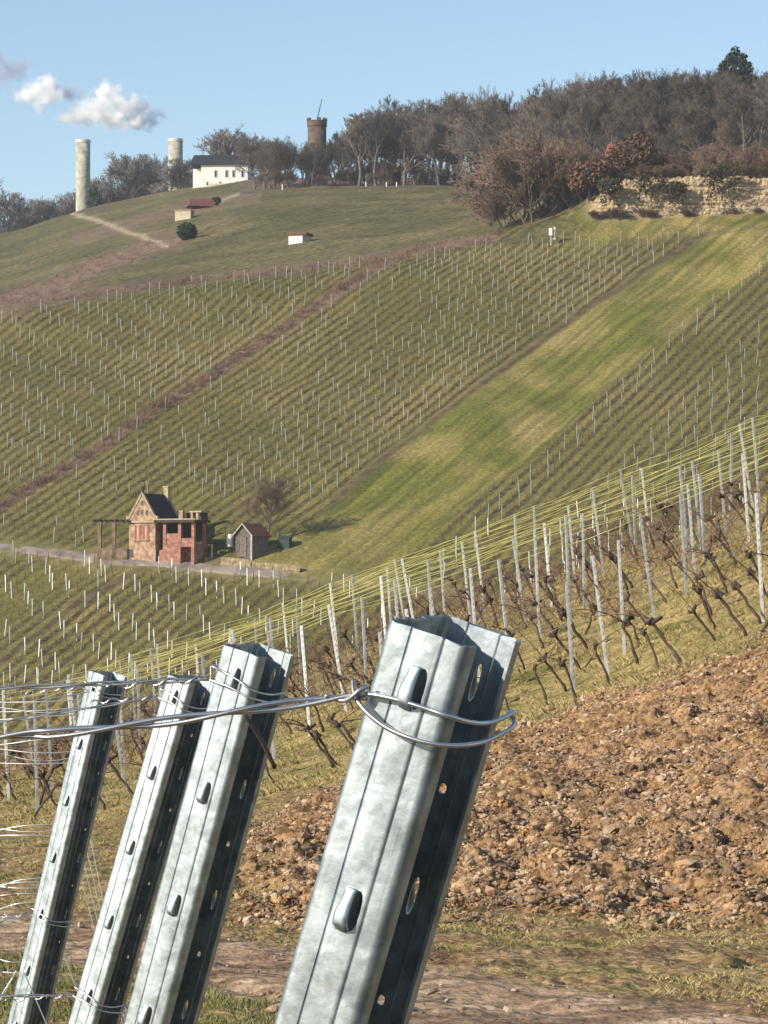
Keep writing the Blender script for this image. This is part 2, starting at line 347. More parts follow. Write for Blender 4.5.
def ground_mat():
    m = bpy.data.materials.new('vineyard_ground'); m.use_nodes = True
    nt = m.node_tree; N = nt.nodes; L = nt.links; b = N['Principled BSDF']; b.inputs['Roughness'].default_value = .95; b.inputs['Specular IOR Level'].default_value = .15
    geo = N.new('ShaderNodeNewGeometry'); pos = geo.outputs['Position']
    def noise(s, d=5, dist=0, vec=None):
        n = N.new('ShaderNodeTexNoise'); n.inputs['Scale'].default_value = s; n.inputs['Detail'].default_value = d; n.inputs['Distortion'].default_value = dist
        L.new(vec or pos, n.inputs['Vector']); return n.outputs['Fac']
    def ramp(fac, c1, c2, p0=.4, p1=.6):
        r_ = N.new('ShaderNodeValToRGB'); e = r_.color_ramp.elements; e[0].position = p0; e[0].color = (*c1,1); e[1].position = p1; e[1].color = (*c2,1)
        L.new(fac, r_.inputs['Fac']); return r_.outputs['Color']
    def mix(a, b_, f, mode='MIX'):
        x = N.new('ShaderNodeMix'); x.data_type = 'RGBA'; x.blend_type = mode
        if isinstance(f, float): x.inputs[0].default_value = f
        else: L.new(f, x.inputs[0])
        for s_, v in ((6, a), (7, b_)):
            if isinstance(v, tuple): x.inputs[s_].default_value = (*v, 1)
            else: L.new(v, x.inputs[s_])
        return x.outputs[2]
    def math_(op, a, b_=None, c=None):
        x = N.new('ShaderNodeMath'); x.operation = op
        for i, v in enumerate((a, b_, c)):
            if v is None: continue
            if isinstance(v, (int, float)): x.inputs[i].default_value = v
            else: L.new(v, x.inputs[i])
        return x.outputs[0]
    def sep(nm):
        a = N.new('ShaderNodeAttribute'); a.attribute_name = nm; s = N.new('ShaderNodeSeparateColor'); L.new(a.outputs['Color'], s.inputs[0]); return s.outputs
    m1, m2, m3, m4 = sep('m1'), sep('m2'), sep('m3'), sep('m4')
    # upper meadow
    base = ramp(noise(.06, 5), (.108,.104,.042), (.165,.142,.066), .42, .6)
    base = mix(base, ramp(noise(1.5, 4), (.4,.4,.4), (1.45,1.4,1.3), .38, .62), .8, 'MULTIPLY')
    ruv = N.new('ShaderNodeAttribute'); ruv.attribute_name = 'rowuv'; sx = N.new('ShaderNodeSeparateXYZ'); L.new(ruv.outputs['Vector'], sx.inputs[0])
    wob = math_('MULTIPLY', math_('SUBTRACT', noise(.35, 3), .5), .16)
    ph = math_('FRACT', math_('ADD', sx.outputs[0], wob))
    tri = math_('ABSOLUTE', math_('SUBTRACT', ph, .5))            # .5 on the row, 0 between
    band = N.new('ShaderNodeMapRange'); band.inputs['From Min'].default_value = .20; band.inputs['From Max'].default_value = .33; L.new(tri, band.inputs['Value'])
    smp = N.new('ShaderNodeMapping'); smp.inputs['Scale'].default_value = (1.3, .05, 1); L.new(ruv.outputs['Vector'], smp.inputs['Vector'])
    streak = noise(1.0, 5, 0, smp.outputs[0])
    grs = ramp(noise(.05, 5), (.135,.130,.027), (.205,.172,.054), .38, .62)
    grs = mix(grs, ramp(streak, (.8,.82,.8), (1.15,1.12,1.06), .36, .64), .8, 'MULTIPLY')
    grs = mix(grs, ramp(noise(3.0, 3), (.6,.62,.6), (1.35,1.3,1.2), .36, .64), .7, 'MULTIPLY')
    soil = ramp(noise(2.0, 4), (.045,.034,.017), (.125,.095,.05), .38, .62)
    vf = mix(grs, soil, math_('MULTIPLY', band.outputs['Result'], ramp(noise(.12, 4, .5), (.75,.75,.75), (1,1,1), .36, .56)))
    base = mix(base, ramp(streak, (.62,.62,.62), (1.3,1.25,1.15), .36, .64), .7, 'MULTIPLY')
    base = mix(base, (.075,.06,.035), math_('MULTIPLY', band.outputs['Result'], ramp(noise(.05, 4, .5), (0,0,0), (.5,.5,.5), .4, .62)))
    c = mix(base, vf, m1[0])
    gs = ramp(noise(.07, 7, .8), (.128,.132,.030), (.27,.215,.085), .42, .64)
    gs = mix(gs, ramp(streak, (.55,.58,.55), (1.4,1.32,1.2), .38, .62), .75, 'MULTIPLY')
    gs = mix(gs, ramp(noise(3.0, 3), (.6,.63,.6), (1.35,1.3,1.2), .36, .64), .75, 'MULTIPLY')
    c = mix(c, gs, m1[1])
    pk = ramp(noise(.8, 5), (.13,.085,.06), (.25,.17,.125), .4, .62)
    c = mix(c, pk, m1[2])
    c = mix(c, ramp(noise(.9, 4), (.07,.05,.03), (.13,.095,.055)), m3[0])
    c = mix(c, (.36,.29,.19), m3[1])
    c = mix(c, ramp(noise(.4, 5), (.10,.075,.05), (.17,.125,.08)), m3[2])
    c = mix(c, ramp(noise(.8, 5), (.16,.15,.05), (.30,.24,.12)), math_('MULTIPLY', m4[0], .8))
    # near ground
    ng = ramp(noise(4, 7, .6), (.12,.115,.028), (.33,.25,.105), .38, .56)
    nb = ramp(noise(2.3, 6), (.22,.13,.065), (.33,.22,.115), .4, .6)
    near = mix(ng, nb, ramp(noise(1.3, 7, .8), (0,0,0), (1,1,1), .40, .58))
    dryc = ramp(noise(1.0, 6, .4), (.16,.145,.04), (.38,.28,.12), .34, .6)
    dryc = mix(dryc, (.19,.12,.07), math_('MULTIPLY', ramp(noise(.8, 4, .6), (0,0,0), (1,1,1), .55, .66), .55))
    near = mix(near, dryc, m2[2])
    near = mix(near, ramp(noise(20, 4), (.5,.5,.48), (1.4,1.36,1.3), .38, .62), .8, 'MULTIPLY')
    rub = ramp(noise(11, 9, .8), (.135,.076,.036), (.37,.225,.112), .40, .60)
    near = mix(near, rub, m2[0])
    rmp = N.new('ShaderNodeMapping'); rmp.inputs['Scale'].default_value = (.35, 4.5, 1); rmp.inputs['Rotation'].default_value = (0,0,.18); L.new(pos, rmp.inputs['Vector'])
    ruts = noise(1.0, 6, .4, rmp.outputs[0])
    mud = ramp(noise(2.2, 8, 1.2), (.24,.16,.10), (.43,.31,.205), .4, .6)
    mud = mix(mud, ramp(ruts, (.5,.45,.4), (1.25,1.22,1.18), .38, .58), .85, 'MULTIPLY')
    near = mix(near, mud, m2[1])
    c = mix(near, c, m4[1])
    L.new(c, b.inputs['Base Color'])
    bh = math_('ADD', noise(14, 6), math_('MULTIPLY', noise(3.5, 4), 1.5))
    bp = N.new('ShaderNodeBump'); bp.inputs['Strength'].default_value = .7; bp.inputs['Distance'].default_value = .05
    L.new(bh, bp.inputs['Height']); L.new(bp.outputs['Normal'], b.inputs['Normal'])
    return m
build_ground()

# ------------------------------------------------------------------ scattered stuff (merged arrays)
def ico(sub=False):
    t = (1+5**.5)/2
    v = np.array([(-1,t,0),(1,t,0),(-1,-t,0),(1,-t,0),(0,-1,t),(0,1,t),(0,-1,-t),(0,1,-t),(t,0,-1),(t,0,1),(-t,0,-1),(-t,0,1)], float); v /= np.linalg.norm(v[0])
    f = np.array([(0,11,5),(0,5,1),(0,1,7),(0,7,10),(0,10,11),(1,5,9),(5,11,4),(11,10,2),(10,7,6),(7,1,8),(3,9,4),(3,4,2),(3,2,6),(3,6,8),(3,8,9),(4,9,5),(2,4,11),(6,2,10),(8,6,7),(9,8,1)])
    return v, f
def rand_rot(n):
    q = rng.normal(size=(n,4)); q /= np.linalg.norm(q, axis=1)[:,None]; w,x,y,z = q.T
    return np.stack([np.stack([1-2*(y*y+z*z),2*(x*y-z*w),2*(x*z+y*w)],-1),np.stack([2*(x*y+z*w),1-2*(x*x+z*z),2*(y*z-x*w)],-1),np.stack([2*(x*z-y*w),2*(y*z+x*w),1-2*(x*x+y*y)],-1)],1)
def stones(name, P, S, m, flat=.75, sink=.25):
    n = len(P); v, f = ico()
    V = v[None]*(1+rng.uniform(-.33,.33,(n,12,1)))
    V = V*(S[:,None,None]*np.stack([rng.uniform(.8,1.35,n), rng.uniform(.6,1,n), rng.uniform(.5,.9,n)], -1)[:,None,:])
    V = np.einsum('nij,nkj->nki', rand_rot(n), V)
    V[:,:,2] *= flat
    V += P[:,None,:]; V[:,:,2] += (S*(.5-sink))[:,None]
    T = (f[None] + 12*np.arange(n)[:,None,None]).reshape(-1,3)
    return link(name, np_mesh(name, V.reshape(-1,3), T, m, False))
def rough_near(X, Y):  # matches the roughness of the ground sheet in the rubble
    return (fbm(X*3.2, Y*3.2, 6)-.47)*.42
def stone_mat(name, c1, c2):
    m = mat(name, c1, .95, scale=7, col2=c2, bump=.012, bscale=60)
    N = m.node_tree.nodes; L = m.node_tree.links; b = N['Principled BSDF']
    v = N.new('ShaderNodeTexVoronoi'); v.inputs['Scale'].default_value = 6.5
    tc = [n for n in N if n.type == 'TEX_COORD'][0]; L.new(tc.outputs['Object'], v.inputs['Vector'])
    mr = N.new('ShaderNodeMapRange'); mr.inputs['To Min'].default_value = .6; mr.inputs['To Max'].default_value = 1.45
    sp = N.new('ShaderNodeSeparateColor'); L.new(v.outputs['Color'], sp.inputs[0]); L.new(sp.outputs[0], mr.inputs['Value'])
    hs = N.new('ShaderNodeHueSaturation'); L.new(mr.outputs['Result'], hs.inputs['Value'])
    mr2 = N.new('ShaderNodeMapRange'); mr2.inputs['To Min'].default_value = .78; mr2.inputs['To Max'].default_value = 1.1
    L.new(sp.outputs[1], mr2.inputs['Value']); L.new(mr2.outputs['Result'], hs.inputs['Saturation'])
    src = b.inputs['Base Color'].links[0].from_socket; L.new(src, hs.inputs['Color']); L.new(hs.outputs['Color'], b.inputs['Base Color'])
    return m
def scatter_rubble():
    n = 340000
    Y = 1/np.sqrt(rng.uniform(1/46**2, 1/19.5**2, n)); Y = rng.uniform(20, 45, n)
    px = rng.uniform(180, 960, n); X = (px-CX)/F*Y; Z = H(X, Y); PY = HY - Z/Y*F
    w = sstep(-8, 10, PY-seg_line(RUB_T, px)+8*(fbm(X*1.3, Y*.6)-.5)*2)*sstep(-14, 8, seg_line(RUB_B, px)-PY+30*(fbm(X*2+9, Y*1.1)-.5))*sstep(215, 330, px)
    w = np.maximum(w, .30*(Y < 22)*sstep(560, 700, px)*sstep(925, 950, PY)*(1-sstep(985, 1010, PY))*sstep(.42,.6,fbm(X*1.7+5, Y*1.2)))
    w = np.maximum(w, .05*(PY > 700)*(PY < 1000)*(Y < 32))
    k = rng.random(n) < w*(.42+1.2*(fbm(X*1.1, Y*.7)-.2)); X, Y, Z = X[k], Y[k], Z[k]
    Z = Z + rough_near(X, Y)*.85 + .0
    S = .006 + rng.gamma(1.15, .0072, len(X)); S = np.clip(S, .007, .10)
    tag(stones('rubble', np.stack([X,Y,Z],-1), S, stone_mat('rubble_stone', (.48,.32,.18), (.21,.113,.054))), kind='stuff')
    n = 900; Y = rng.uniform(15.8, 22, n); px = rng.uniform(-150, 900, n); X = (px-CX)/F*Y
    k = rng.random(n) < .25+.6*fbm(X*2, Y*2); X, Y = X[k], Y[k]
    tag(stones('gravel', np.stack([X,Y,H(X,Y)],-1), .006+rng.gamma(1.5,.006,len(X)), stone_mat('loose_stone', (.42,.31,.2), (.25,.16,.1))), kind='stuff')
scatter_rubble()

def blades(name, X, Y, Z, h, w, m, nb=6, lean=.6):
    n = len(X); N_ = n*nb
    bx = np.repeat(X, nb)+rng.normal(0, .35, N_)*np.repeat(h, nb); by = np.repeat(Y, nb)+rng.normal(0, .35, N_)*np.repeat(h, nb); bz = np.repeat(Z, nb)-.01
    hh = np.repeat(h, nb)*rng.uniform(.5, 1.2, N_); a = rng.uniform(0, 2*np.pi, N_); ww = np.repeat(w, nb)*rng.uniform(.6, 1.2, N_)
    lx = np.cos(a)*hh*lean*rng.uniform(.2, 1.3, N_); ly = np.sin(a)*hh*lean*rng.uniform(.2, 1.3, N_)
    b_ = rng.uniform(0, 2*np.pi, N_); dx = np.cos(b_)*ww; dy = np.sin(b_)*ww
    v0 = np.stack([bx-dx, by-dy, bz], -1); v1 = np.stack([bx+dx, by+dy, bz], -1)
    v2 = np.stack([bx+lx*.4+dx*.8, by+ly*.4+dy*.8, bz+hh*.6], -1); v3 = np.stack([bx+lx, by+ly, bz+hh*.95], -1)
    V = np.stack([v0, v1, v2, v3], 1).reshape(-1, 3); T = (np.array([[0,1,2],[0,2,3]])[None]+4*np.arange(N_)[:,None,None]).reshape(-1, 3)
    return tag(link(name, np_mesh(name, V, T, m)), kind='stuff')
def scatter_grass():
    n = 20000; Y = rng.uniform(12.5, 19.5, n); px = rng.uniform(-250, 420, n); X = (px-CX)/F*Y; Z = H(X,Y); PY = HY-Z/Y*F
    k = (PY > seg_line(RD_B, px)+6*rng.normal(size=n)) & (rng.random(n) < .2+1.1*(fbm(X*2.4, Y*2.4)-.15))
    X, Y, Z = X[k], Y[k], Z[k]
    blades('grass', X, Y, Z, rng.uniform(.02, .055, len(X)), np.full(len(X), .0022), M['grass_blade'])
    n = 60000; Y = rng.uniform(16, 36, n); px = rng.uniform(-150, 900, n); X = (px-CX)/F*Y; Z = H(X,Y); PY = HY-Z/Y*F
    inr = (PY > seg_line(RUB_T, px)) & (PY < seg_line(RUB_B, px)-4) & (px > 270)
    rdm = (PY > seg_line(RD_T, px)-2) & (PY < seg_line(RD_B, px))
    k = ~inr & ~rdm & (PY < seg_line(RD_T, px)) & (rng.random(n) < 2.2*(fbm(X*1.9, Y*1.4)-.26))
    X, Y, Z = X[k], Y[k], Z[k]
    blades('grass', X, Y, Z, rng.uniform(.012, .036, len(X)), np.full(len(X), .0025), M['dry_blade'], nb=7, lean=1.1)
    n = 26000; Y = rng.uniform(40, 80, n); px = rng.uniform(-120, 900, n); X = (px-CX)/F*Y; Z = H(X,Y); PY = HY-Z/Y*F
    k = (PY < seg_line(RUB_T, px)+4) & (rng.random(n) < 1.5*(fbm(X*.9, Y*.7)-.2))
    X, Y, Z = X[k], Y[k], Z[k]
    blades('grass', X, Y, Z, rng.uniform(.03, .11, len(X)), np.full(len(X), .004), M['dry_blade'], nb=11, lean=1.1)
scatter_grass()

# ------------------------------------------------------------------ vineyards on the far hill
def pixel(X, Y, Z): return CX+X/Y*F, HY-Z/Y*F
def zone(px, py):
    """0 none; 1 left of the bramble strip; 2 right of it; 3 right of the meadow strip; 4 below the lane"""
    z = np.zeros(px.shape, int); inn = (py > seg_line(TOP, px)+1)
    up_ = py < seg_line(ROAD, px)-7
    h = seg_line(HEDGE, px) + np.where(px > 385, -1e4, 0)
    z[inn & up_ & (py < h-5) & (px < 385)] = 1
    z[inn & up_ & (py > h+6) & (py < seg_line(L1, px)-4)] = 2
    z[inn & (py > seg_line(L2, px)+3)] = 3
    z[inn & (py > seg_line(ROAD, px)+6) & (py < seg_line(L2, px)+3)] = 4
    z[(px > 85) & (px < 345) & (py > 500) & up_] = 0
    dg = (px < 150) & (np.abs(py-seg_line(DIAG, px)) < 5)
    z[dg] = 0
    return z
def far_rows():
    vx, vy, vz, vk = [], [], [], []
    for z_, (d_, n__) in DIRS.items():
        c = d_*d_.dot(Vector((0, 310)))
        k0 = int(round(n__.dot(Vector((0, 310)))/SP))
        for k in range(k0-140, k0+140):
            s = np.arange(-170, 180, 1.3); s = s + rng.normal(0, .12, len(s))
            x = c.x + n__.x*k*SP + d_.x*s; y = c.y + n__.y*k*SP + d_.y*s
            ok = (y > 262) & (y < 375); x, y = x[ok], y[ok]
            if len(x) == 0: continue
            px, py = pixel(x, y, H(x, y)); vis = (px > -60) & (px < 830) & (py < 720) & (zone(px, py) == z_)
            vx.append(x[vis]); vy.append(y[vis]); vz.append(np.full(vis.sum(), z_)); vk.append(np.full(vis.sum(), k+1000*z_))
    return [np.concatenate(q) for q in (vx, vy, vz, vk)]
VX, VY, VZN, VK = far_rows()
def far_vines():
    n = len(VX); Z = H(VX, VY) + (fbm(VX*.12, VY*.12)-.47)*.9 - .03
    V = []; quads = []
    def rib(p0, p1, w):
        """thin upright ribbons, two crossed"""
        for a in (0, 1):
            d = np.array([w, 0, 0]) if a == 0 else np.array([0, w, 0])
            V.append(np.stack([p0-d, p0+d, p1+d*.6, p1-d*.6], 1))
    lean = rng.normal(0, .1, (n, 2)); h = rng.uniform(.55, .8, n)
    b0 = np.stack([VX, VY, Z], -1); t0 = b0 + np.stack([lean[:,0], lean[:,1], h], -1)
    rib(b0, t0, .035)
    for sgn in (-1, 1):
        keep = np.ones(n, bool)
        e = t0 + np.stack([D2.x*sgn*.5+rng.normal(0,.08,n), D2.y*sgn*.5+rng.normal(0,.08,n), rng.uniform(-.05,.45,n)], -1)
        rib(t0, e, .016)
    A = np.concatenate(V, 0).reshape(-1, 3); T = np.arange(len(A)).reshape(-1, 4)
    tag(link('vines', np_mesh('vines', A, T, M['far_cane'])), kind='stuff')
far_vines()

def simple_post_mesh(w=.062, d=.045, h=1.85, t=.006, name='field_post'):
    mb = MB()   # open C section
    pts = [(0,0),(w,0),(w,d*.35),(w-t,d*.35),(w-t,t),(t,t),(t,d-t),(w-t,d-t),(w-t,d*.65),(w,d*.65),(w,d),(0,d)]
    mb.prism([(p[0]-w/2, p[1]-d/2) for p in pts], -.25, h, lambda a, b, c: (a, b, c))
    return mb.mesh(name, M['zinc_far'])
def far_posts():
    me = simple_post_mesh(.06, .05, 1.5)
    me.materials.clear(); me.materials.append(mat('pale_zinc', (.86,.85,.80), .6, metal=.1, var=.15, scale=2, objinfo=.25))  # even pale zinc for the single far posts, varied at random
    px, py = pixel(VX, VY, H(VX, VY)); zn = VZN
    s = VX*D2.x + VY*D2.y; k = VK
    pick = []
    for kk in np.unique(k):
        I = np.where(k == kk)[0]
        for z in (1, 2, 3, 4):
            J = I[zn[I] == z]
            if len(J) == 0: continue
            if z in (1, 4):
                ph = (kk % 1000)*.62; st = np.floor((s[J]+ph)/4.6)
            elif z == 2:
                ph = (kk % 1000)*.55; st = np.floor((s[J]+ph)/3.9)
            else:
                st = np.floor((px[J]+rng.normal(0, 2.0))/15.0)
                if rng.random() < .35: continue
            for q in np.unique(st):
                c = J[st == q]
                i_ = c[np.argmin(np.abs(px[c]/15.0-q-.5))] if z == 3 else c[0]
                if z == 2 and px[i_] < 420-(560-py[i_])*0 and px[i_] < seg_x(py[i_])-150 and rng.random() < .6: continue
                pick.append(i_)
    pick = np.array(pick); pick = pick[np.argsort(VY[pick])]
    vis = (px[pick] > -8) & (px[pick] < 776) & (py[pick] < HY-0 + 90)
    # those really on show come first as single posts
    near_i = [i for i, v in zip(pick, vis) if v][:300]; ns = set(near_i)
    txt = {1:'thin steel post in the slope left of the bramble strip', 2:'pale steel post between the bramble strip and the pale meadow strip',
           3:'thin steel post in the vineyard right of the pale meadow strip', 4:'thin steel post in the vineyard below the lane'}
    for i in near_i:
        o = link('vineyard_post', me); z = float(H(VX[i], VY[i])+(fbm(VX[i]*.12, VY[i]*.12)-.47)*.9)
        o.location = (VX[i], VY[i], z-.05); o.rotation_euler = (rng.normal(0, R(2)), rng.normal(0, R(2.5)), R(rng.uniform(-30, 30)))
        tag(o, txt[int(zn[i])], 'vineyard post', {1:'posts left of the bramble strip',2:'posts beside the meadow strip',3:'posts right of the meadow strip',4:'posts below the lane'}[int(zn[i])])
    rest = [i for i in pick if i not in ns]; mb = MB()
    for i in rest:
        z = float(H(VX[i], VY[i])+(fbm(VX[i]*.12, VY[i]*.12)-.47)*.9)-.1; a = rng.normal(0, .05); b = rng.normal(0, .05); h = 1.5
        mb.box((-.03,-.025,0), (.03,.025,h), fn=lambda x,y,q: (VX[i]+x+a*q, VY[i]+y+b*q, z+q))
    if rest: tag(mb.build('distant_posts', M['zinc_far'], recalc=False), kind='stuff')
    print('posts', len(near_i), len(rest), 'vines', len(VX))
def seg_x(y): return np.interp(-y, [-p[1] for p in L1], [p[0] for p in L1])
far_posts()

def brush(name, pts, m, size, n_tw, w=.03, spread=None):
    """a mass of dry twigs: pts (n,3), size (n,)"""
    n = len(pts); P = np.repeat(pts, n_tw, 0); S = np.repeat(size, n_tw)
    st = P + rng.normal(0, .3, P.shape)*S[:,None]*[1,1,.3]; st[:,2] = P[:,2]+rng.uniform(-.1, .35, len(P))*S
    d = rng.normal(0, .45, P.shape); d[:,2] = rng.uniform(.1, .9, len(P)); e = st + d*S[:,None]
    wv = rng.normal(0, 1, P.shape); wv /= np.linalg.norm(wv, axis=1)[:,None]; wv *= w
    V = np.stack([st-wv, st+wv, e+wv*.4, e-wv*.4], 1).reshape(-1, 3)
    return link(name, np_mesh(name, V, np.arange(len(V)).reshape(-1, 4), m))
def bramble_strips():
    n = 900; px = rng.uniform(-20, 385, n); py = seg_line(HEDGE, px)+rng.normal(0, 3.2, n); Y = plane_Y(px, py); X = (px-CX)/F*Y
    s = rng.uniform(.3, .8, n)*(1+.9*np.exp(-((px-152)/12)**2))
    tag(brush('brambles', np.stack([X, Y, H(X, Y)], -1), M['bramble'], s, 12, .022), kind='stuff')
    n = 1300; px = rng.uniform(-20, 500, n); px2 = np.where(rng.random(n) < .45, rng.uniform(-20, 170, n), px)
    Y = rng.uniform(374, 384, n); c = px2 != px; Y[c] = rng.uniform(376, 470, c.sum()); px = px2; X = (px-CX)/F*Y
    py = HY-H(X,Y)/Y*F; L_ = seg_line([(-100,340),(0,306),(60,285),(110,262),(160,244),(200,236)], px)
    k = (Y < 384) | (np.abs(py-L_) < 12)
    X, Y = X[k], Y[k]
    tag(brush('hedge_strip', np.stack([X, Y, H(X, Y)], -1), M['bramble'], rng.uniform(.3, .9, len(X)), 9, .022), kind='stuff')
bramble_strips()

# ------------------------------------------------------------------ lane on the far hill
def lane():
    mb = MB(); pts = []
    for x in np.arange(-160, 322, 4):
        p = hit(x, seg_line(ROAD, x), 258, 374); pts.append(p)
    vs = []; fs = []
    for i, p in enumerate(pts):
        t = (pts[min(i+1, len(pts)-1)]-pts[max(i-1, 0)]).normalized(); nrm = Vector((-t.y, t.x, 0)).normalized()
        zc = p.z+.25
        for o_, dz in ((-.72,-.5),(-.66,0),(.56,.0),(.62,-.4)):
            q = p + nrm*o_; vs.append((q.x, q.y, float(H(q.x, q.y))+.16-.45*max(0, i-len(pts)+14)/14+dz+.03*math.sin(i*1.1+o_)))
    for i in range(len(pts)-1):
        for k in range(3): a = i*4+k; fs.append((a, a+1, a+5, a+4))
    mb.add(vs, fs); tag(mb.build('lane_road', mat('lane_surface', (.22,.18,.145), .9, var=.35, scale=.6)), kind='structure')
lane()

# ------------------------------------------------------------------ bare trees
def grow(seed, h, spread=.42, levels=4, trunk_frac=.3, tw=.03, nb=(7,5,5,4), up=.35, multi=1):
    rnd = random.Random(seed); tr = MB(); cr = MB()
    def branch(p, d, ln, r0, lev):
        segs = 4 if lev == 0 else (3 if lev < 3 else 2); pts = [p]; dd = d.copy(); q = p.copy()
        for i in range(segs):
            dd = (dd + Vector((rnd.gauss(0,.16), rnd.gauss(0,.16), rnd.gauss(0,.08)+(.05 if lev else 0)))).normalized(); q = q + dd*(ln/segs); pts.append(q)
        rr = [max(tw*.55, r0*(1-.62*i/segs)) for i in range(segs+1)]
        (tr if lev <= 1 else cr).tube(pts, rr, n=7 if lev == 0 else (5 if lev == 1 else 3), cap=False)
        if lev >= levels: return
        for k in range(nb[lev]):
            f = (trunk_frac if lev == 0 else .25) + (1-(trunk_frac if lev == 0 else .25))*(k+rnd.random())/nb[lev]
            f = min(f, .99); i = min(int(f*segs), segs-1); pp = pts[i].lerp(pts[i+1], f*segs-i)
            ax = (pts[i+1]-pts[i]).normalized(); a = rnd.uniform(0, 2*math.pi)
            s_ = ax.cross(Vector((math.cos(a), math.sin(a), .3))).normalized()
            ang = rnd.uniform(.45, 1.0); nd = (ax*math.cos(ang)+s_*math.sin(ang)); nd.z += up*rnd.uniform(.2,1); nd.normalize()
            branch(pp, nd, ln*rnd.uniform(.5, .78)*(1-.35*f if lev else spread/.42*(1.05-.6*f)), rr[i]*.55, lev+1)
    for k in range(multi):
        d = Vector((rnd.gauss(0,.06 if multi == 1 else .35), rnd.gauss(0,.06 if multi == 1 else .35), 1)).normalized()
        branch(Vector((rnd.gauss(0,.25*(multi>1)), rnd.gauss(0,.25*(multi>1)), -.15)), d, h*.72, h*(.021 if multi == 1 else .012), 0)
    return tr, cr
def tree_proto(name, seed, h, matc, **kw):
    tr, cr = grow(seed, h, **kw)
    return (tr.mesh('trunk', M['trunk'], True), cr.mesh('crown', matc, False), name)
def place_tree(proto, p, rz, sc, label, group, cat='tree'):
    t, c, nm = proto; root = link(nm, t); root.location = p; root.rotation_euler = (0, 0, rz); root.scale = (sc, sc, sc)
    # the trunk and the crown are parts of the tree
    e = bpy.data.objects.new(nm, None)
    col.objects.unlink(root); bpy.data.objects.remove(root)
    col.objects.link(e); e.location = p; e.rotation_euler = (0, 0, rz); e.scale = (sc, sc, sc)
    link('trunk', t, e); link('crown', c, e); tag(e, label, cat, group); return e
wood = [tree_proto('bare_tree', 10+i, 13, M['twig'], tw=.034, spread=[.34,.38,.42,.36,.32,.42][i], trunk_frac=[.38,.3,.26,.34,.42,.2][i], nb=(12,7,6,5), up=[.7,.5,.3,.6,.8,.35][i]) for i in range(6)]
greyw = [tree_proto('bare_tree', 30+i, 10, M['twig_far'], tw=.06, spread=.48, trunk_frac=.12, nb=(12,7,5,4)) for i in range(3)]
bushp = [tree_proto('bare_bush', 50+i, 5, M['twig_red'], tw=.032, spread=.5, trunk_frac=.1, nb=(8,6,5,4), multi=4, levels=4) for i in range(3)]
TOPY = [(240,140),(270,136),(296,134),(306,137),(328,137),(338,124),(355,112),(400,98),(450,90),(500,80),(560,74),(620,70),(700,72),(768,66),(860,60)]
def forest():
    n = 0
    spots = []
    for i in range(3000):
        if len(spots) >= 290: break
        px = random.uniform(252, 830)
        f0 = 584 if px < 480 else (584-(px-480)/95*190 if px < 575 else 394)
        f0 += 4
        Y = f0 + abs(random.gauss(0, 1))*55
        if px < 500: Y = f0 + random.random()**1.4*55
        if px > 500 and random.random() < .35: Y = random.uniform(f0, 640)
        X = (px-CX)/F*Y
        if any((X-a)**2+(Y-b)**2 < 3.0**2 for a, b in spots): continue
        z = float(H(X, Y)); base = HY-z/Y*F; topy = seg_line(TOPY, px)+random.uniform(-4, 14)
        hm = (base-topy)/F*Y
        hm = min(hm, random.uniform(12, 17)) if px < 500 else min(hm, random.uniform(9, 14))
        if Y < 420: hm = min(hm, random.uniform(5, 10))
        if hm < 4: continue
        spots.append((X, Y)); pr = random.choice(wood)
        place_tree(pr, (X, Y, z-.2), random.uniform(0, 6.28), hm/12.3,
                   'leafless grey brown tree in the ridge wood above the vineyards' if px < 500 else 'leafless grey brown tree in the wood on the slope above the rock face',
                   'bare trees of the ridge wood' if px < 500 else 'bare trees above the rock face')
        n += 1
    for px, tp in ((308,146),(316,140),(324,143),(313,152)):
        p = ground_at(px, 588, -.2); place_tree(random.choice(wood), p, random.uniform(0,6.28), (186-tp)/F*588/12.3, 'leafless tree standing before the foot of the round brick tower', 'bare trees before the brick tower')
    print('forest', n)
forest()
def understory():
    for i in range(16):
        px = random.uniform(252, 500); place_tree(random.choice(bushp), ground_at(px, 586+random.uniform(0, 12), -.2), random.uniform(0,6.28), random.uniform(2.2,5)/4.8,
            'low bare bush under the edge of the ridge wood', 'low bushes under the ridge wood', 'shrub')
def ridge_left():
    spec = [(-30,232,11),(-14,238,8),(12,243,8.5),(30,238,7.5),(44,232,6.5),(57,226,6),(68,222,6.5),(100,213,8),(113,208,9),(126,205,11),(138,203,12),(148,200,11),(158,198,10),(167,196,9),(190,193,8),(203,189,7),(212,186,8),(176,195,8)]
    spec = [(a, b, c*(1.55 if a < 80 else 1.3)) for a, b, c in spec] + [(a+random.uniform(3,7), b, c*random.uniform(.8,1.15)) for a, b, c in spec if a > 5] + [(random.uniform(104,205), 200, random.uniform(7,11)) for _ in range(7)] + [(random.uniform(-10,80), 200, random.uniform(5,8)) for _ in range(7)]
    for px, by, h in spec:
        Y = 740+random.uniform(-6, 14); h = h*.85 if 162 < px < 190 else h; p = ground_at(px, Y, -.3); place_tree(random.choice(greyw), p, random.uniform(0,6.28), h*1.05/9.5,
            'hazy leafless tree on the skyline left of the white house', 'bare trees on the left skyline')
    for px, h in ((170,7.5),(181,9),(186,7)):
        place_tree(random.choice(greyw), ground_at(px, 712, -.2), random.uniform(0,6.28), h/9.5, 'hazy leafless tree in front of the shorter concrete tower', 'bare trees before the shorter tower')
    for px, h in ((215,11),(228,12),(240,11),(250,9)):
        place_tree(random.choice(greyw), ground_at(px, 700, -.2), random.uniform(0,6.28), h/9.5, 'leafless tree rising behind the white house', 'bare trees behind the white house')
ridge_left()
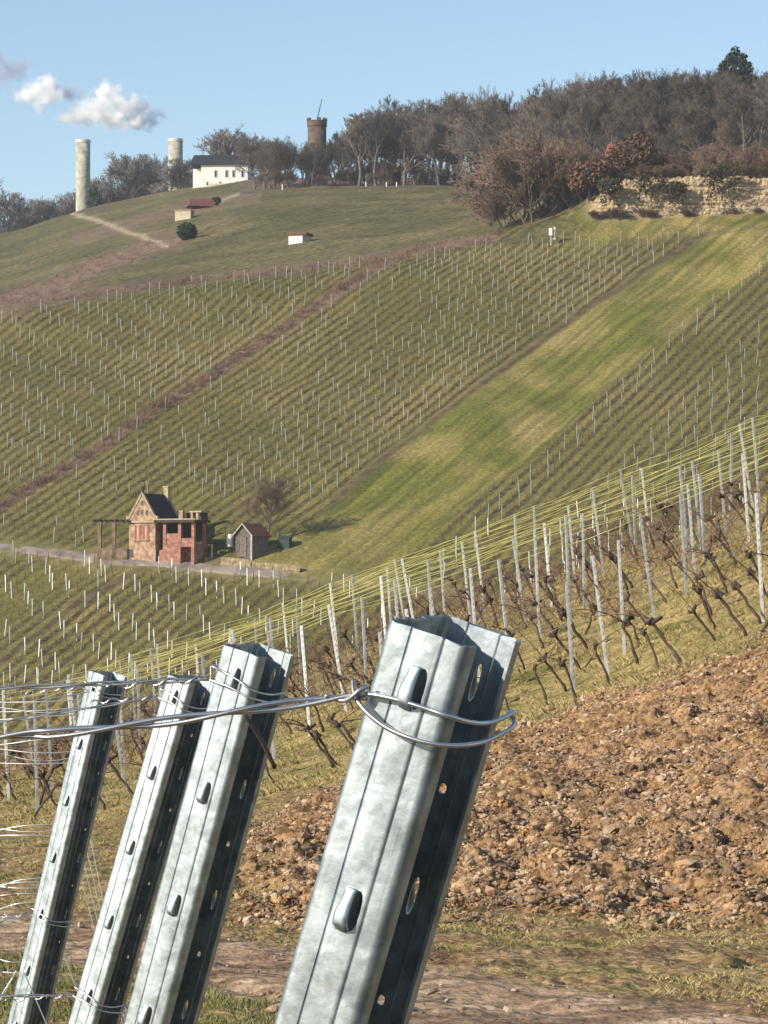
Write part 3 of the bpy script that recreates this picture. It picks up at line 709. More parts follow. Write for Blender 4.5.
def bushes():
    for px, Y, h in ((492,386,5.2),(505,392,7),(520,388,8.2),(533,384,9),(546,388,8.5),(560,386,7.5),(572,384,6.5),(583,383,5.2),(540,398,9),(515,402,8),(598,385.5,4.2)):
        place_tree(random.choice(bushp), ground_at(px, Y, -.2), random.uniform(0,6.28), h/4.8, 'bare brown thicket shrub at the left end of the rock face', 'bare shrubs beside the rock face', 'shrub')
    for i in range(34):
        px = random.uniform(590, 800); face = random.random() < .65
        p = ground_at(px, 381.0 if face else 378.2, 1.4 if face else -.1); place_tree(random.choice(bushp), p, random.uniform(0,6.28), random.uniform(1.0,2.4 if face else 1.3)/4.8, 'dry brown scrub clinging to the rock face' if face else 'low dry scrub at the foot of the rock face', 'scrub clinging to the rock face' if face else 'scrub at the foot of the rock face', 'shrub')
    for i in range(58):
        px = random.uniform(596, 800); Y = 383.2+abs(random.gauss(0,6))
        place_tree(random.choice(bushp), ground_at(px, Y, -.2), random.uniform(0,6.28), random.uniform(1.6,4.2)/4.8, 'bare brown shrub growing along the top of the rock face', 'bare shrubs on top of the rock face', 'shrub')
bushes()
p = hit(265, 546, 258, 330)
understory()
lone = tree_proto('bare_tree', 91, 6.4, M['twig_red'], tw=.012, spread=.5, trunk_frac=.28, nb=(14,8,7,6), up=.15)
place_tree(lone, p, 1.0, 1.0, 'round leafless tree standing behind the small wooden shed', None)

def leafy(name, p, blobs, m, n, size, trunk=None, label=None, cat='tree', sub=None):
    """leaf cards scattered through blobs (x,y,z,rx,ry,rz)"""
    e = empty(name, p); P = []
    tot = sum(b[3]*b[4]*b[5] for b in blobs)
    for b in blobs:
        k = int(n*b[3]*b[4]*b[5]/tot)+1; d = rng.normal(size=(k,3)); d /= np.linalg.norm(d, axis=1)[:,None]; r_ = rng.uniform(.45, 1.05, (k,1))**.6
        P.append(np.array(b[:3])+d*r_*np.array(b[3:6]))
    P = np.concatenate(P); k = len(P); Rm = rand_rot(k); q = np.array([(-1,-.6,0),(1,-.6,0),(1,.6,0),(-1,.6,0)])*size
    V = np.einsum('nij,kj->nki', Rm, q)*rng.uniform(.5,1.3,(k,1,1)) + P[:,None,:]
    link('crown', np_mesh('crown', V.reshape(-1,3), np.arange(4*k).reshape(-1,4), m), e)
    tb = MB()
    for t in (trunk or [((0,0,-.2),(0,0,1))]): tb.tube(t, [.14]*(len(t)-1)+[.05], n=6)
    tb.build('trunk', M['trunk'], e); tag(e, label, cat); return e
leafy('oak_shrub', ground_at(589, 380.2, 1.6), [(0,0,2.2,2.3,1.6,1.5),(-1.2,0,1.3,1.3,1.2,1),(1.0,0,3.0,1.3,1.2,.8)], M['leaf_rust'], 1500, .16, label='low shrub with rust coloured withered leaves at the left end of the cliff', cat='shrub')
leafy('oak_tree', ground_at(632, 382.6, 0), [(0,0,3.6,2.9,2.2,2.0),(-1.3,0,2.2,1.6,1.4,1.3),(1.2,0,5.2,1.5,1.4,1.1),(.8,0,1.8,1.4,1.4,1)], M['leaf_rust'], 2400, .16, trunk=[((0,0,-.3),(.1,0,2),(0,0,4)),((0,0,1),(-1,0,2.4))], label='larger tree with rust coloured leaves above the middle of the cliff')
for px, Y, s, lb in ((610,381,1.0,'dark ivy clump hanging over the left part of the cliff'),(651,381.5,1.25,'dark ivy clump hanging over the middle of the cliff'),(722,381,1.5,'largest dark ivy clump spilling down the right part of the cliff'),(676,383,.8,'small dark ivy tuft on the cliff top edge')):
    leafy('ivy_bush', ground_at(px, 378.4, 1.9), [(0,0,1.6*s,1.5*s,.8,1.0*s),(-.8*s,-.5,.3*s,.4*s,.3,1.1*s),(.9*s,-.5,.2*s,.35*s,.3,1.0*s)], mat('ivy_leaves', (.06,.055,.03), .8, var=.4, scale=1), 650, .13, label=lb, cat='shrub')
leafy('conifer_tree', ground_at(735, 500), [(0,0,7.2+3,2.6,2.0,1.3),(.2,0,8.6+3,1.6,1.4,1.0),(0,0,9.6+3,.7,.7,.8),(-1.2,0,5.8+3,1.9,1.6,1.0),(1.3,0,5.4+3,1.9,1.6,1.0)], M['evergreen'], 2200, .2, trunk=[((0,0,-.3),(0,0,12))], label='dark evergreen treetop standing above the wood on the skyline')
leafy('conifer_tree', ground_at(674, 520), [(0,0,9.4,1.0,1.0,1.2),(0,0,7.8,1.6,1.4,1.2)], M['evergreen'], 700, .2, trunk=[((0,0,-.3),(0,0,8))], label='small dark evergreen tip poking from the bare wood')
leafy('evergreen_tree', ground_at(95, 715), [(0,0,3.0,1.7,1.5,2.8),(1.0,0,1.5,1.4,1.3,1.6),(-.3,0,5.4,1.0,1.0,1.6)], M['evergreen'], 1100, .22, label='dark evergreen tree at the foot of the tall concrete tower')
pb = hit(187, 241, 420, 640)
leafy('round_bush', pb, [(0,0,1.25,1.35,1.3,1.25)], M['evergreen'], 1500, .14, label='round dark green bush alone on the upper meadow slope', cat='bush')
leafy('juniper_bush', hit(216, 205, 430, 640), [(0,0,.6,.8,.8,.7)], M['evergreen'], 300, .14, label='small dark bush beside the red roofed barn', cat='bush')

# ------------------------------------------------------------------ rock face
def rock_face():
    xs = np.arange(574, 830, 1.0); nz = 60; V = []
    for j in range(nz):
        for x in xs:
            Yb = 379.4; p = ground_at(x, Yb); zt = float(H((x-CX)/F*383, 383)); t = j/(nz-1)
            top = p.z-.4+(zt-p.z+.65)*float(sstep(578, 612, np.float64(x))) + 1.1*(float(fbm(x*.05, 3.))-.5) + .35*(float(vnoise(x*.31, 9.))-.5); bot = p.z-.6
            z = bot + (top-bot)*t
            led = float(vnoise(np.float64(7.0), z*2.3 + .6*float(vnoise(x*.03, 5.))))
            V.append((p.x, 379.0 + t*1.5 + (led-.5)*.28 + (float(fbm(x*.4, z*3.0, 5))-.45)*.42 - .4, z))
    nx = len(xs)
    for x in xs: 
        p = ground_at(x, 384.5); V.append((p.x, 384.5, p.z-.15))
    idx = np.arange(nx*(nz+1)).reshape(nz+1, nx); T = np.stack([idx[:-1,:-1], idx[:-1,1:], idx[1:,1:], idx[1:,:-1]], -1).reshape(-1,4)
    m = bpy.data.materials.new('bedded_limestone'); m.use_nodes = True; N = m.node_tree.nodes; L = m.node_tree.links; b = N['Principled BSDF']; b.inputs['Roughness'].default_value = .95
    g = N.new('ShaderNodeNewGeometry'); mp = N.new('ShaderNodeMapping'); mp.inputs['Scale'].default_value = (.25,.25,3.2); L.new(g.outputs['Position'], mp.inputs['Vector'])
    nz_ = N.new('ShaderNodeTexNoise'); nz_.inputs['Scale'].default_value = 1; nz_.inputs['Detail'].default_value = 6; L.new(mp.outputs[0], nz_.inputs['Vector'])
    r_ = N.new('ShaderNodeValToRGB'); e = r_.color_ramp.elements; e[0].position = .38; e[0].color = (.22,.155,.09,1); e[1].position = .56; e[1].color = (.44,.33,.19,1)
    L.new(nz_.outputs['Fac'], r_.inputs['Fac']); L.new(r_.outputs['Color'], b.inputs['Base Color'])
    tag(link('rock_face', np_mesh('rock_face', V, T, m, False)), 'pale yellow layered rock face below the wood', 'cliff', kind='structure')
rock_face()

# ------------------------------------------------------------------ buildings
def frame(p, th):
    G = Vector((math.cos(th), -math.sin(th), 0)); Rr = Vector((math.sin(th), math.cos(th), 0))
    return lambda g, r, z: G*g + Rr*r + Vector((0,0,z))
def cottage():
    p = at(129, 553.5, 299.3); root = empty('cottage', p); f0_ = frame(p, R(25)); fn = lambda g, r, z: f0_(g if g < 2.75 else 2.75+(g-2.75)*.87, r, z); w, d, he, ha = 2.62, 4.5, 2.85, 5.15
    tag(root, 'small gabled stone cottage with dark steep roof and red veranda beside the lane', 'cottage')
    def part(name, m, boxes, parent=root, rec=True):
        mb = MB()
        for c0, c1 in boxes: mb.box(c0, c1, fn=fn)
        return mb.build(name, M[m] if isinstance(m, str) else m, parent)
    mb = MB(); prof = [(0,-1.2),(w,-1.2),(w,he),(w/2,ha-.06),(0,he)]
    vs = [fn(a, 0, b) for a, b in prof] + [fn(a, d, b) for a, b in prof]
    mb.add(vs, [(0,1,2,3,4),(9,8,7,6,5)]+[(k,(k+1)%5,(k+1)%5+5,k+5) for k in range(5)])
    wall = mb.build('wall', M['cut_stone'], root)
    # lower plinth, buttress and string course
    part('plinth', 'cut_stone', [((-.12,-.1,-1.2),(w+.1,.0,.55))])
    part('string_course', 'stone', [((-.3,-.14,he-.16),(w+.05,-.003,he-.02))])
    # roof with two planes standing proud of the wall
    rb = MB(); t = .1; ex = .12
    s = (ha-he)/(w/2)
    for sg in (-1, 1):
        xe = w/2+sg*(w/2+ex); ze = he-ex*s
        vs = [fn(w/2,.22,ha+.0), fn(xe,.22,ze), fn(xe,d-.22,ze), fn(w/2,d-.22,ha+.0), fn(w/2,.22,ha+.12), fn(xe+sg*.1,.22,ze+.03), fn(xe+sg*.1,d-.22,ze+.03), fn(w/2,d-.22,ha+.12)]
        rb.add(vs, [(0,1,2,3),(7,6,5,4),(0,4,5,1),(1,5,6,2),(2,6,7,3),(3,7,4,0)])
    rf = rb.build('roof', M['slate'], root)
    # raised gable copings
    for r0 in (-.06, d-.24):
        cb = MB()
        for sg in (-1, 1):
            a0 = (w/2, ha+.02); a1 = (w/2+sg*(w/2+.1), he-.05)
            vs = [fn(a0[0],r0,a0[1]), fn(a1[0],r0,a1[1]), fn(a1[0],r0+.3,a1[1]), fn(a0[0],r0+.3,a0[1]), fn(a0[0],r0,a0[1]+.26), fn(a1[0]+sg*.06,r0,a1[1]+.2), fn(a1[0]+sg*.06,r0+.3,a1[1]+.2), fn(a0[0],r0+.3,a0[1]+.26)]
            cb.add(vs, [(0,1,2,3),(7,6,5,4),(0,4,5,1),(1,5,6,2),(2,6,7,3),(3,7,4,0)])
        cb.build('gable_coping', M['stone'], root)
    part('finial', 'dark_wood', [((w/2-.1,-.04,ha+.2),(w/2+.1,.16,ha+.62)),((w/2-.15,-.08,ha+.62),(w/2+.15,.2,ha+.74))])
    part('chimney', 'stone', [((w/2-.05,d-.5,ha-.5),(w/2+.4,d-.05,ha+.75)),((w/2-.11,d-.56,ha+.75),(w/2+.46,d+.01,ha+.86))])
    part('kneeler', 'stone', [((-.26,-.08,he-.02),(-.02,.3,he+.42)),((w+.02,-.08,he-.02),(w+.26,.3,he+.42))])
    for g in (.62, 1.42):
        f_ = part('window', 'cut_stone', [((g-.08,-.07,1.25),(g+.0,-.002,2.42)),((g+.5,-.07,1.25),(g+.58,-.002,2.42)),((g-.08,-.07,2.42),(g+.58,-.002,2.52)),((g-.12,-.12,1.12),(g+.62,-.002,1.25))])
        part('pane', 'window_dark', [((g+.0,-.012,1.25),(g+.5,-.004,2.42))], f_)
        part('shutter', 'shutter', [((g+.02,-.05,1.27),(g+.16,-.02,2.4)),((g+.34,-.05,1.27),(g+.48,-.02,2.4))], f_)
        part('curtain', 'cream', [((g+.17,-.018,1.3),(g+.33,-.014,2.4))], f_)
    for g, z in ((.78,3.35),(1.22,3.35),(1.66,3.35),(1.22,4.2)):
        f_ = part('gable_window', 'stone', [((g-.04,-.05,z-.06),(g+.24,-.002,z)),((g-.04,-.05,z+.42),(g+.24,-.002,z+.5))])
        part('pane', 'window_dark', [((g,-.02,z),(g+.2,-.004,z+.42))], f_)
    part('cellar_arch', 'window_dark', [((.06,-.115,-.35),(.5,-.105,.35))])
    # veranda to the right, facing the lane
    v0, v1, vd = w+.12, 7.05, 2.4
    part('veranda_base', 'red_stone', [((3.5,-.05,-1.0),(5.5,vd,.82)),((6.7,-.05,-1.0),(v1,vd,.82)),((5.5,-.02,.55),(6.7,vd,.82)),((5.5,.9,-1.0),(6.7,vd,.55)),((v0,.2,-1.0),(3.5,vd,.3))])
    part('door', 'door_green', [((v0+.05,.9,.3),(3.45,1.0,1.95))])
    part('back_wall', 'dark_wood', [((v0+.02,vd-.12,.83),(v1-.02,vd,2.7)),((w+.01,1.02,.3),(v0+.02,vd,2.7))])
    for g in (3.5, 5.2, 6.72): part('pillar', 'red_stone', [((g,-.02,.83),(g+.33,.3,2.66))])
    part('rear_pillar', 'red_stone', [((6.75,vd-.45,.83),(7.03,vd-.13,2.66))])
    part('parapet_panel', 'red_stone', [((3.84,.03,.83),(5.19,.2,1.72)),((3.84,.0,1.25),(5.19,.03,1.33))])
    part('parapet_panel', 'red_stone', [((5.54,.03,.83),(6.71,.2,1.2)),((5.54,.02,1.2),(6.71,.22,1.3))])
    part('veranda_roof', 'dark_wood', [((v0-.1,-.35,2.67),(v1+.25,vd+.2,2.9))])
    part('roof_edge', 'stone', [((v0-.2,-.4,2.9),(v1+.3,-.22,3.0))])
    part('roof_parapet', 'cut_stone', [((4.9,.6,2.91),(5.35,1.0,3.75))])
    part('roof_parapet', 'dark_wood', [((5.4,1.2,2.91),(7.1,vd,3.55))])
    part('roof_slab', 'stone', [((6.0,.7,3.56),(7.35,vd+.1,3.7))])
    part('roof_pier', 'stone', [((6.2,.72,2.91),(6.42,.95,3.555)),((7.05,.3,2.91),(7.3,.6,3.5))])
cottage()
def pergola():
    p = at(97, 553, 299.6); root = empty('pergola', p); fn = frame(p, R(12)); tag(root, 'old pergola of two stone pillars and beams left of the cottage', 'pergola')
    for g in (.05, 1.35):
        mb = MB(); mb.box((g,0,-.6), (g+.32,.32,2.55), fn=fn); mb.box((g-.06,-.06,2.55), (g+.38,.38,2.7), fn=fn); mb.build('pillar', M['old_stone'], root)
    for r0 in (.02, .2):
        mb = MB(); mb.box((-.4,r0,2.705), (3.0,r0+.09,2.84), fn=fn); mb.build('beam', M['dark_wood'], root)
    mb = MB()
    for k in range(7): mb.box((-.3+k*.5,-.35,2.845), (-.22+k*.5,1.6,2.93), fn=fn)
    mb.build('rafters', M['dark_wood'], root)
    mb = MB(); mb.box((-.3,.0,-1),(2.75,.25,.42), fn=fn); mb.build('low_wall', M['old_stone'], root)
pergola()
def shed():
    p = at(235.5, 555.5, 297.8); root = empty('wooden_shed', p); fn = frame(p, R(40)); w, d, he, ha = 1.95, 2.1, 1.8, 2.7
    tag(root, 'small weathered board shed with red brown roof beside the lane', 'shed')
    mb = MB(); prof = [(0,-.8),(w,-.8),(w,he),(w/2,ha),(0,he)]; vs = [fn(a,0,b) for a,b in prof]+[fn(a,d,b) for a,b in prof]
    mb.add(vs, [(0,1,2,3,4),(9,8,7,6,5)]+[(k,(k+1)%5,(k+1)%5+5,k+5) for k in range(5)]); mb.build('wall', M['weathered'], root)
    mb = MB()
    for k in range(10): mb.box((.06+k*.19,-.02,-.4),(.08+k*.19,-.002,he+.02+min(k,9-k)*.16), fn=fn)
    mb.build('board_joint', M['dark_wood'], root)
    rb = MB(); s = (ha-he)/(w/2)
    for sg in (-1,1):
        xe = w/2+sg*(w/2+.22); ze = he-.22*s
        vs = [fn(w/2,-.2,ha+.01),fn(xe,-.2,ze+.01),fn(xe,d+.2,ze+.01),fn(w/2,d+.2,ha+.01),fn(w/2,-.2,ha+.1),fn(xe+sg*.04,-.2,ze+.09),fn(xe+sg*.04,d+.2,ze+.09),fn(w/2,d+.2,ha+.1)]
        rb.add(vs, [(0,1,2,3),(7,6,5,4),(0,4,5,1),(1,5,6,2),(2,6,7,3),(3,7,4,0)])
    rb.build('roof', M['tile_red'], root)
    bb = MB()
    for sg in (-1,1):
        xe = w/2+sg*(w/2+.25); ze = he-.24*s
        vs = [fn(w/2,-.25,ha-.02),fn(xe,-.25,ze-.02),fn(xe,-.205,ze-.02),fn(w/2,-.205,ha-.02),fn(w/2,-.25,ha+.13),fn(xe,-.25,ze+.12),fn(xe,-.205,ze+.12),fn(w/2,-.205,ha+.13)]
        bb.add(vs, [(0,1,2,3),(7,6,5,4),(0,4,5,1),(1,5,6,2),(2,6,7,3),(3,7,4,0)])
    bb.build('barge_board', mat('grey_board', (.34,.32,.3), .8), root)
    db = MB(); db.box((.55,-.05,-.1),(1.3,-.022,1.65), fn=fn); db.build('door', M['weathered'], root)
    wb = MB(); wb.box((w-.16,-.04,-.5),(w+.03,-.003,he), fn=fn); wb.build('corner_post', mat('pale_board', (.36,.34,.32), .8), root)
shed()
def small_things():
    # white tank between two poles
    p = at(226, 548, 298.5); root = empty('water_tank', p); tag(root, 'white upright tank between two poles left of the shed', 'tank')
    mb = MB(); mb.tube([(.33,0,.1),(.33,0,.14),(.33,0,1.15),(.33,0,1.22)], [.26,.3,.3,.24], n=14); mb.build('tank_body', M['white'], root, True)
    for x in (-.05, .72):
        mb = MB(); mb.tube([(x,0,-.5),(x,0,1.6)], .035, n=6); mb.build('pole', M['weathered'], root)
    mb = MB(); mb.box((-.1,-.15,.02),(.76,.15,.1)); mb.build('shelf', M['weathered'], root)
    # dark green box
    p = at(277.5, 550.5, 298.5); root = empty('storage_box', p); fn = frame(p, R(15)); tag(root, 'dark green storage box with sloping lid right of the shed', 'box')
    mb = MB(); mb.box((0,0,-.5),(1.05,.9,1.05), fn=fn); mb.build('box_body', M['green_box'], root)
    mb = MB(); v = [fn(-.05,-.05,1.055),fn(1.1,-.05,1.055),fn(1.1,.95,1.055),fn(-.05,.95,1.055),fn(-.05,-.05,1.1),fn(1.1,-.05,1.1),fn(1.1,.95,1.3),fn(-.05,.95,1.3)]
    mb.add(v, [(3,2,1,0),(4,5,6,7),(0,1,5,4),(1,2,6,5),(2,3,7,6),(3,0,4,7)]); mb.build('lid', M['green_box'], root)
    # stone table
    p = at(209, 556, 297.9); root = empty('stone_table', p); tag(root, 'small pale stone table right of the cottage veranda', 'table')
    mb = MB(); mb.box((-.12,-.3,.92),(.42,.3,1.0)); mb.build('table_top', M['stone'], root)
    mb = MB(); mb.box((.18,-.15,-.5),(.33,.15,.915)); mb.build('leg', M['stone'], root)
    # retaining walls
    for nm, x0, x1, h, lb in (('stone_wall',221,251,.62,'taller block of dry stone retaining wall below the shed'),('stone_wall',252,301,.42,'low crumbling stone wall along the lane right of the shed')):
        mb = MB(); xs = np.arange(x0, x1+.1, 3.0)
        pts = [hit(x, seg_line(ROAD, x)-4.5, 258, 374) for x in xs]
        for a, b in zip(pts[:-1], pts[1:]):
            for c in range(3):
                hh = h/3; o = random.uniform(-.04, .04); j = random.uniform(-.03,.03)
                z0 = (a.z+b.z)/2-.25+c*(hh+.12)
                mb.box((a.x+.01+j, a.y-.3+o, z0), (b.x-.01+j, a.y+.1+o, z0+hh+.11))
        o = mb.build(nm, M['stone']); tag(o, lb, 'wall')
    # steps
    p = at(206, 562, 297.2); mb = MB()
    for k in range(3): mb.box((-.1, k*.3, -.5), (.9, k*.3+.32, .05+k*.17))
    o = mb.build('stone_steps', M['stone']); o.location = p; tag(o, 'short flight of stone steps from the lane to the cottage yard', 'steps')
small_things()
def uphill():
    # white hut on the meadow
    p = hit(288.5, 253.5, 430, 640); root = empty('field_hut', p); fn = frame(p, R(20)); s = p.y/F
    tag(root, 'small white field hut with flat dark roof on the upper meadow', 'hut')
    mb = MB(); mb.box((0,0,-.8),(18*s,2.2,9*s), fn=fn); mb.build('wall', M['white_wall'], root)
    mb = MB(); mb.box((-.15,-.15,9*s+.002),(18*s+.2,2.4,9*s+.28), fn=fn); mb.build('roof', M['tile_red'], root)
    mb = MB(); mb.box((1.9,-.03,-.1),(2.4,-.003,1.2), fn=fn); mb.build('door', M['dark_wood'], root)
    # cream shed + red roofed barn
    p = hit(175, 220.5, 430, 640); root = empty('field_barn', p); fn = frame(p, R(10)); s = p.y/F
    tag(root, 'flat cream walled shed at the foot of the red roofed barn', 'shed')
    mb = MB(); mb.box((0,0,-1),(16*s,2.2,9.5*s), fn=fn); mb.build('wall', M['cream'], root)
    mb = MB(); mb.box((-.1,-.1,9.5*s+.002),(16*s+.1,2.3,9.5*s+.15), fn=fn); mb.build('roof', M['stone'], root)
    p = hit(190, 211, 430, 640); root = empty('red_barn', p); fn = frame(p, R(-12)); s = p.y/F; w, d = 24*s, 3.2
    tag(root, 'low barn with dark red pitched roof on the upper slope', 'barn')
    mb = MB(); mb.box((.1,.1,-1),(w-.1,d,.9), fn=fn); mb.build('wall', M['dark_wood'], root)
    mb = MB(); v = [fn(-.3,-.3,.85),fn(w+.3,-.3,.75),fn(w,d/2,2.1),fn(.3,d/2,2.15),fn(-.3,d+.3,.9),fn(w+.3,d+.3,.85)]
    mb.add(v, [(0,1,2,3),(3,2,5,4),(0,3,4),(1,5,2),(0,4,5,1)]); mb.build('roof', mat('dark_red_roof', (.16,.055,.05), .85), root)
    mb = MB(); mb.box((w+.35,.2,-.8),(w+1.6,1.6,.9), fn=fn); mb.build('lean_to', M['weathered'], root)
    # white house on the ridge
    p = ground_at(192, 668, -.4); p.z = (HY-187)/F*668; s = 668/F; root = empty('white_house', p); fn = frame(p, R(4))
    tag(root, 'white two storey house with wide dark roof on the ridge', 'house')
    W, Dp = 56*s, 8.0
    mb = MB(); mb.box((9*s,0,-2),(W,Dp,22*s), fn=fn); mb.box((0,1.5,-2),(9*s,Dp-.5,19*s), fn=fn); mb.build('wall', M['white_wall'], root)
    mb = MB(); v = [fn(-.4,-.5,22*s),fn(W+.4,-.5,22*s),fn(W+.2,Dp/2,34.5*s),fn(-.1,Dp/2,34.5*s),fn(-.4,Dp+.5,22*s),fn(W+.4,Dp+.5,22*s),fn(-.4,-.5,22*s+.25),fn(W+.4,-.5,22*s+.25)]
    mb.add(v, [(6,7,2,3),(3,2,5,4),(6,3,4,0),(7,1,5,2),(0,1,7,6),(0,4,5,1)]); rf = mb.build('roof', M['slate'], root)
    mb = MB(); mb.box((W*.8,Dp/2-1.2,28*s),(W*.8+.7,Dp/2-.4,35*s), fn=fn); mb.build('chimney', M['brick'], rf)
    for i, g in enumerate((22,33,40,49)):
        mb = MB(); mb.box((g*s,-.06,9*s),(g*s+3.6*s,-.003,17*s), fn=fn); w_ = mb.build('window', M['white'], root)
        mb = MB(); mb.box((g*s+.12,-.08,9.6*s),(g*s+3.6*s-.12,-.062,16.4*s), fn=fn); mb.build('pane', M['window_dark'], w_)
    for g in (14, 27, 44):
        mb = MB(); mb.box((g*s,-.06,1*s),(g*s+2.6*s,-.003,5.5*s), fn=fn); w_ = mb.build('window', M['white'], root)
        mb = MB(); mb.box((g*s+.1,-.08,1.4*s),(g*s+2.6*s-.1,-.062,5.1*s), fn=fn); mb.build('pane', M['window_dark'], w_)
    mb = MB(); mb.box((18*s,-2.2,-1.5),(52*s,-.05,2*s), fn=fn); mb.build('terrace_wall', M['cream'], root)
    # concrete towers
    for px, top, bot, wd, Y, lb in ((83,140,222,14.5,722,'taller round concrete tower standing clear at the left skyline'),(175.5,139,205,14.5,727,'shorter round concrete tower half hidden by trees left of the house')):
        s = Y/F; z0 = (HY-bot)*s-1.5; z1 = (HY-top)*s; x = (px-CX)*s; r_ = wd*s/2
        root = empty('concrete_tower', (x, Y, z0)); tag(root, lb, 'tower'); hgt = z1-z0
        mb = MB(); mb.tube([(0,0,0),(0,0,hgt*.2),(0,0,hgt*.5),(0,0,hgt-.6)], [r_*1.02,r_,r_,r_], n=32); mb.build('shaft', M['concrete'], root, True)
        mb = MB(); mb.tube([(0,0,hgt-.6),(0,0,hgt)], r_*1.05, n=32); mb.build('rim', mat('rim_concrete', (.6,.58,.52), .85), root)
        mb = MB()
        for k in range(1, 7): mb.tube([(0,0,hgt*k/7-.05),(0,0,hgt*k/7+.05)], r_*1.012, n=32)
        mb.build('joint_rings', mat('joint_concrete', (.36,.34,.3), .9), root)
        mb = MB()
        for k in range(int(hgt/1.2)): mb.box((r_*.55, -r_*.95, .5+k*1.2), (r_*.8, -r_*.72, .56+k*1.2))
        mb.build('ladder_rungs', M['dark_wood'], root)
    # round brick tower with its spar
    Y = 602; s = Y/F; x = (317-CX)*s; z0 = (HY-190)*s; root = empty('brick_tower', (x, Y, z0)); tag(root, 'round brick tower stump with slanting spar above the wood', 'tower')
    hgt = 69*s
    mb = MB(); mb.tube([(0,0,0),(0,0,hgt*.6),(0,0,hgt-1)], [10.5*s,9.6*s,9.2*s], n=28); mb.build('shaft', M['brick'], root, True)
    mb = MB(); mb.tube([(0,0,hgt-1),(0,0,hgt)], 10*s, n=28); mb.build('parapet', M['brick'], root)
    mb = MB()
    for k in range(10):
        if k in (3, 7): continue
        a = k*.628; mb.box((math.cos(a)*9*s-.25, math.sin(a)*9*s-.25, hgt), (math.cos(a)*9*s+.25, math.sin(a)*9*s+.25, hgt+.45))
    mb.build('battlement', M['brick'], root)
    mb = MB(); mb.tube([(-.5*s,0,hgt-.2),(5*s,0,hgt+22*s)], [.12,.06], n=6); mb.build('spar', M['dark_wood'], root)
    mb = MB(); mb.box((-6*s,-9.8*s,hgt*.55),(-3.5*s,-9.0*s,hgt*.55+1.4)); mb.build('window', M['window_dark'], root)
    # red roofed house hidden in the wood
    p = ground_at(611, 402, -.3); root = empty('forest_cabin', p); fn = frame(p, R(-8)); s = 402/F
    p.z = (HY-176)*s; root.location = p
    tag(root, 'red roofed cabin hidden behind the rust leaved tree', 'cabin')
    mb = MB(); mb.box((0,0,-1),(26*s,3,2.4), fn=fn); mb.build('wall', M['cream'], root)
    mb = MB(); v = [fn(-.3,-.3,2.35),fn(26*s+.3,-.3,2.35),fn(26*s,1.5,4.0),fn(0,1.5,4.0),fn(-.3,3.3,2.35),fn(26*s+.3,3.3,2.35)]
    mb.add(v, [(0,1,2,3),(3,2,5,4),(0,3,4),(1,5,2),(0,4,5,1)]); mb.build('roof', mat('faded_red_roof', (.30,.09,.07), .85), root)
    # weather station
    p = hit(551, 244, 300, 374); s = p.y/F; root = empty('weather_station', p); tag(root, 'small white weather station on a pole at the vineyard top edge', 'weather station')
    mb = MB(); mb.tube([(0,0,-.3),(0,0,1.75)], .05, n=6); mb.build('pole', M['zinc_far'], root)
    mb = MB(); mb.box((-.22,-.2,.9),(.12,.2,1.7)); mb.build('box_body', M['white'], root)
    mb = MB(); mb.box((.2,-.1,.5),(.5,.1,.6)); mb.tube([(.42,0,.6),(.42,0,1.6)], .04, n=6); mb.tube([(.42,0,1.6),(.42,0,1.85)], [.12,.12], n=8); mb.build('rain_gauge', M['white'], root)
uphill()
def edge_posts():
    mb = MB(); mb.box((-.09,-.06,-.2),(.09,.06,.8)); me = mb.mesh('marker_post', M['white'])
    for px in (281,366,388,398,470,481):
        p = ground_at(px+random.uniform(-2,2), 583); o = link('marker_post', me); o.location = p
        tag(o, 'short white marker post at the meadow edge below the ridge wood', 'marker post', 'white posts along the ridge wood')
edge_posts()

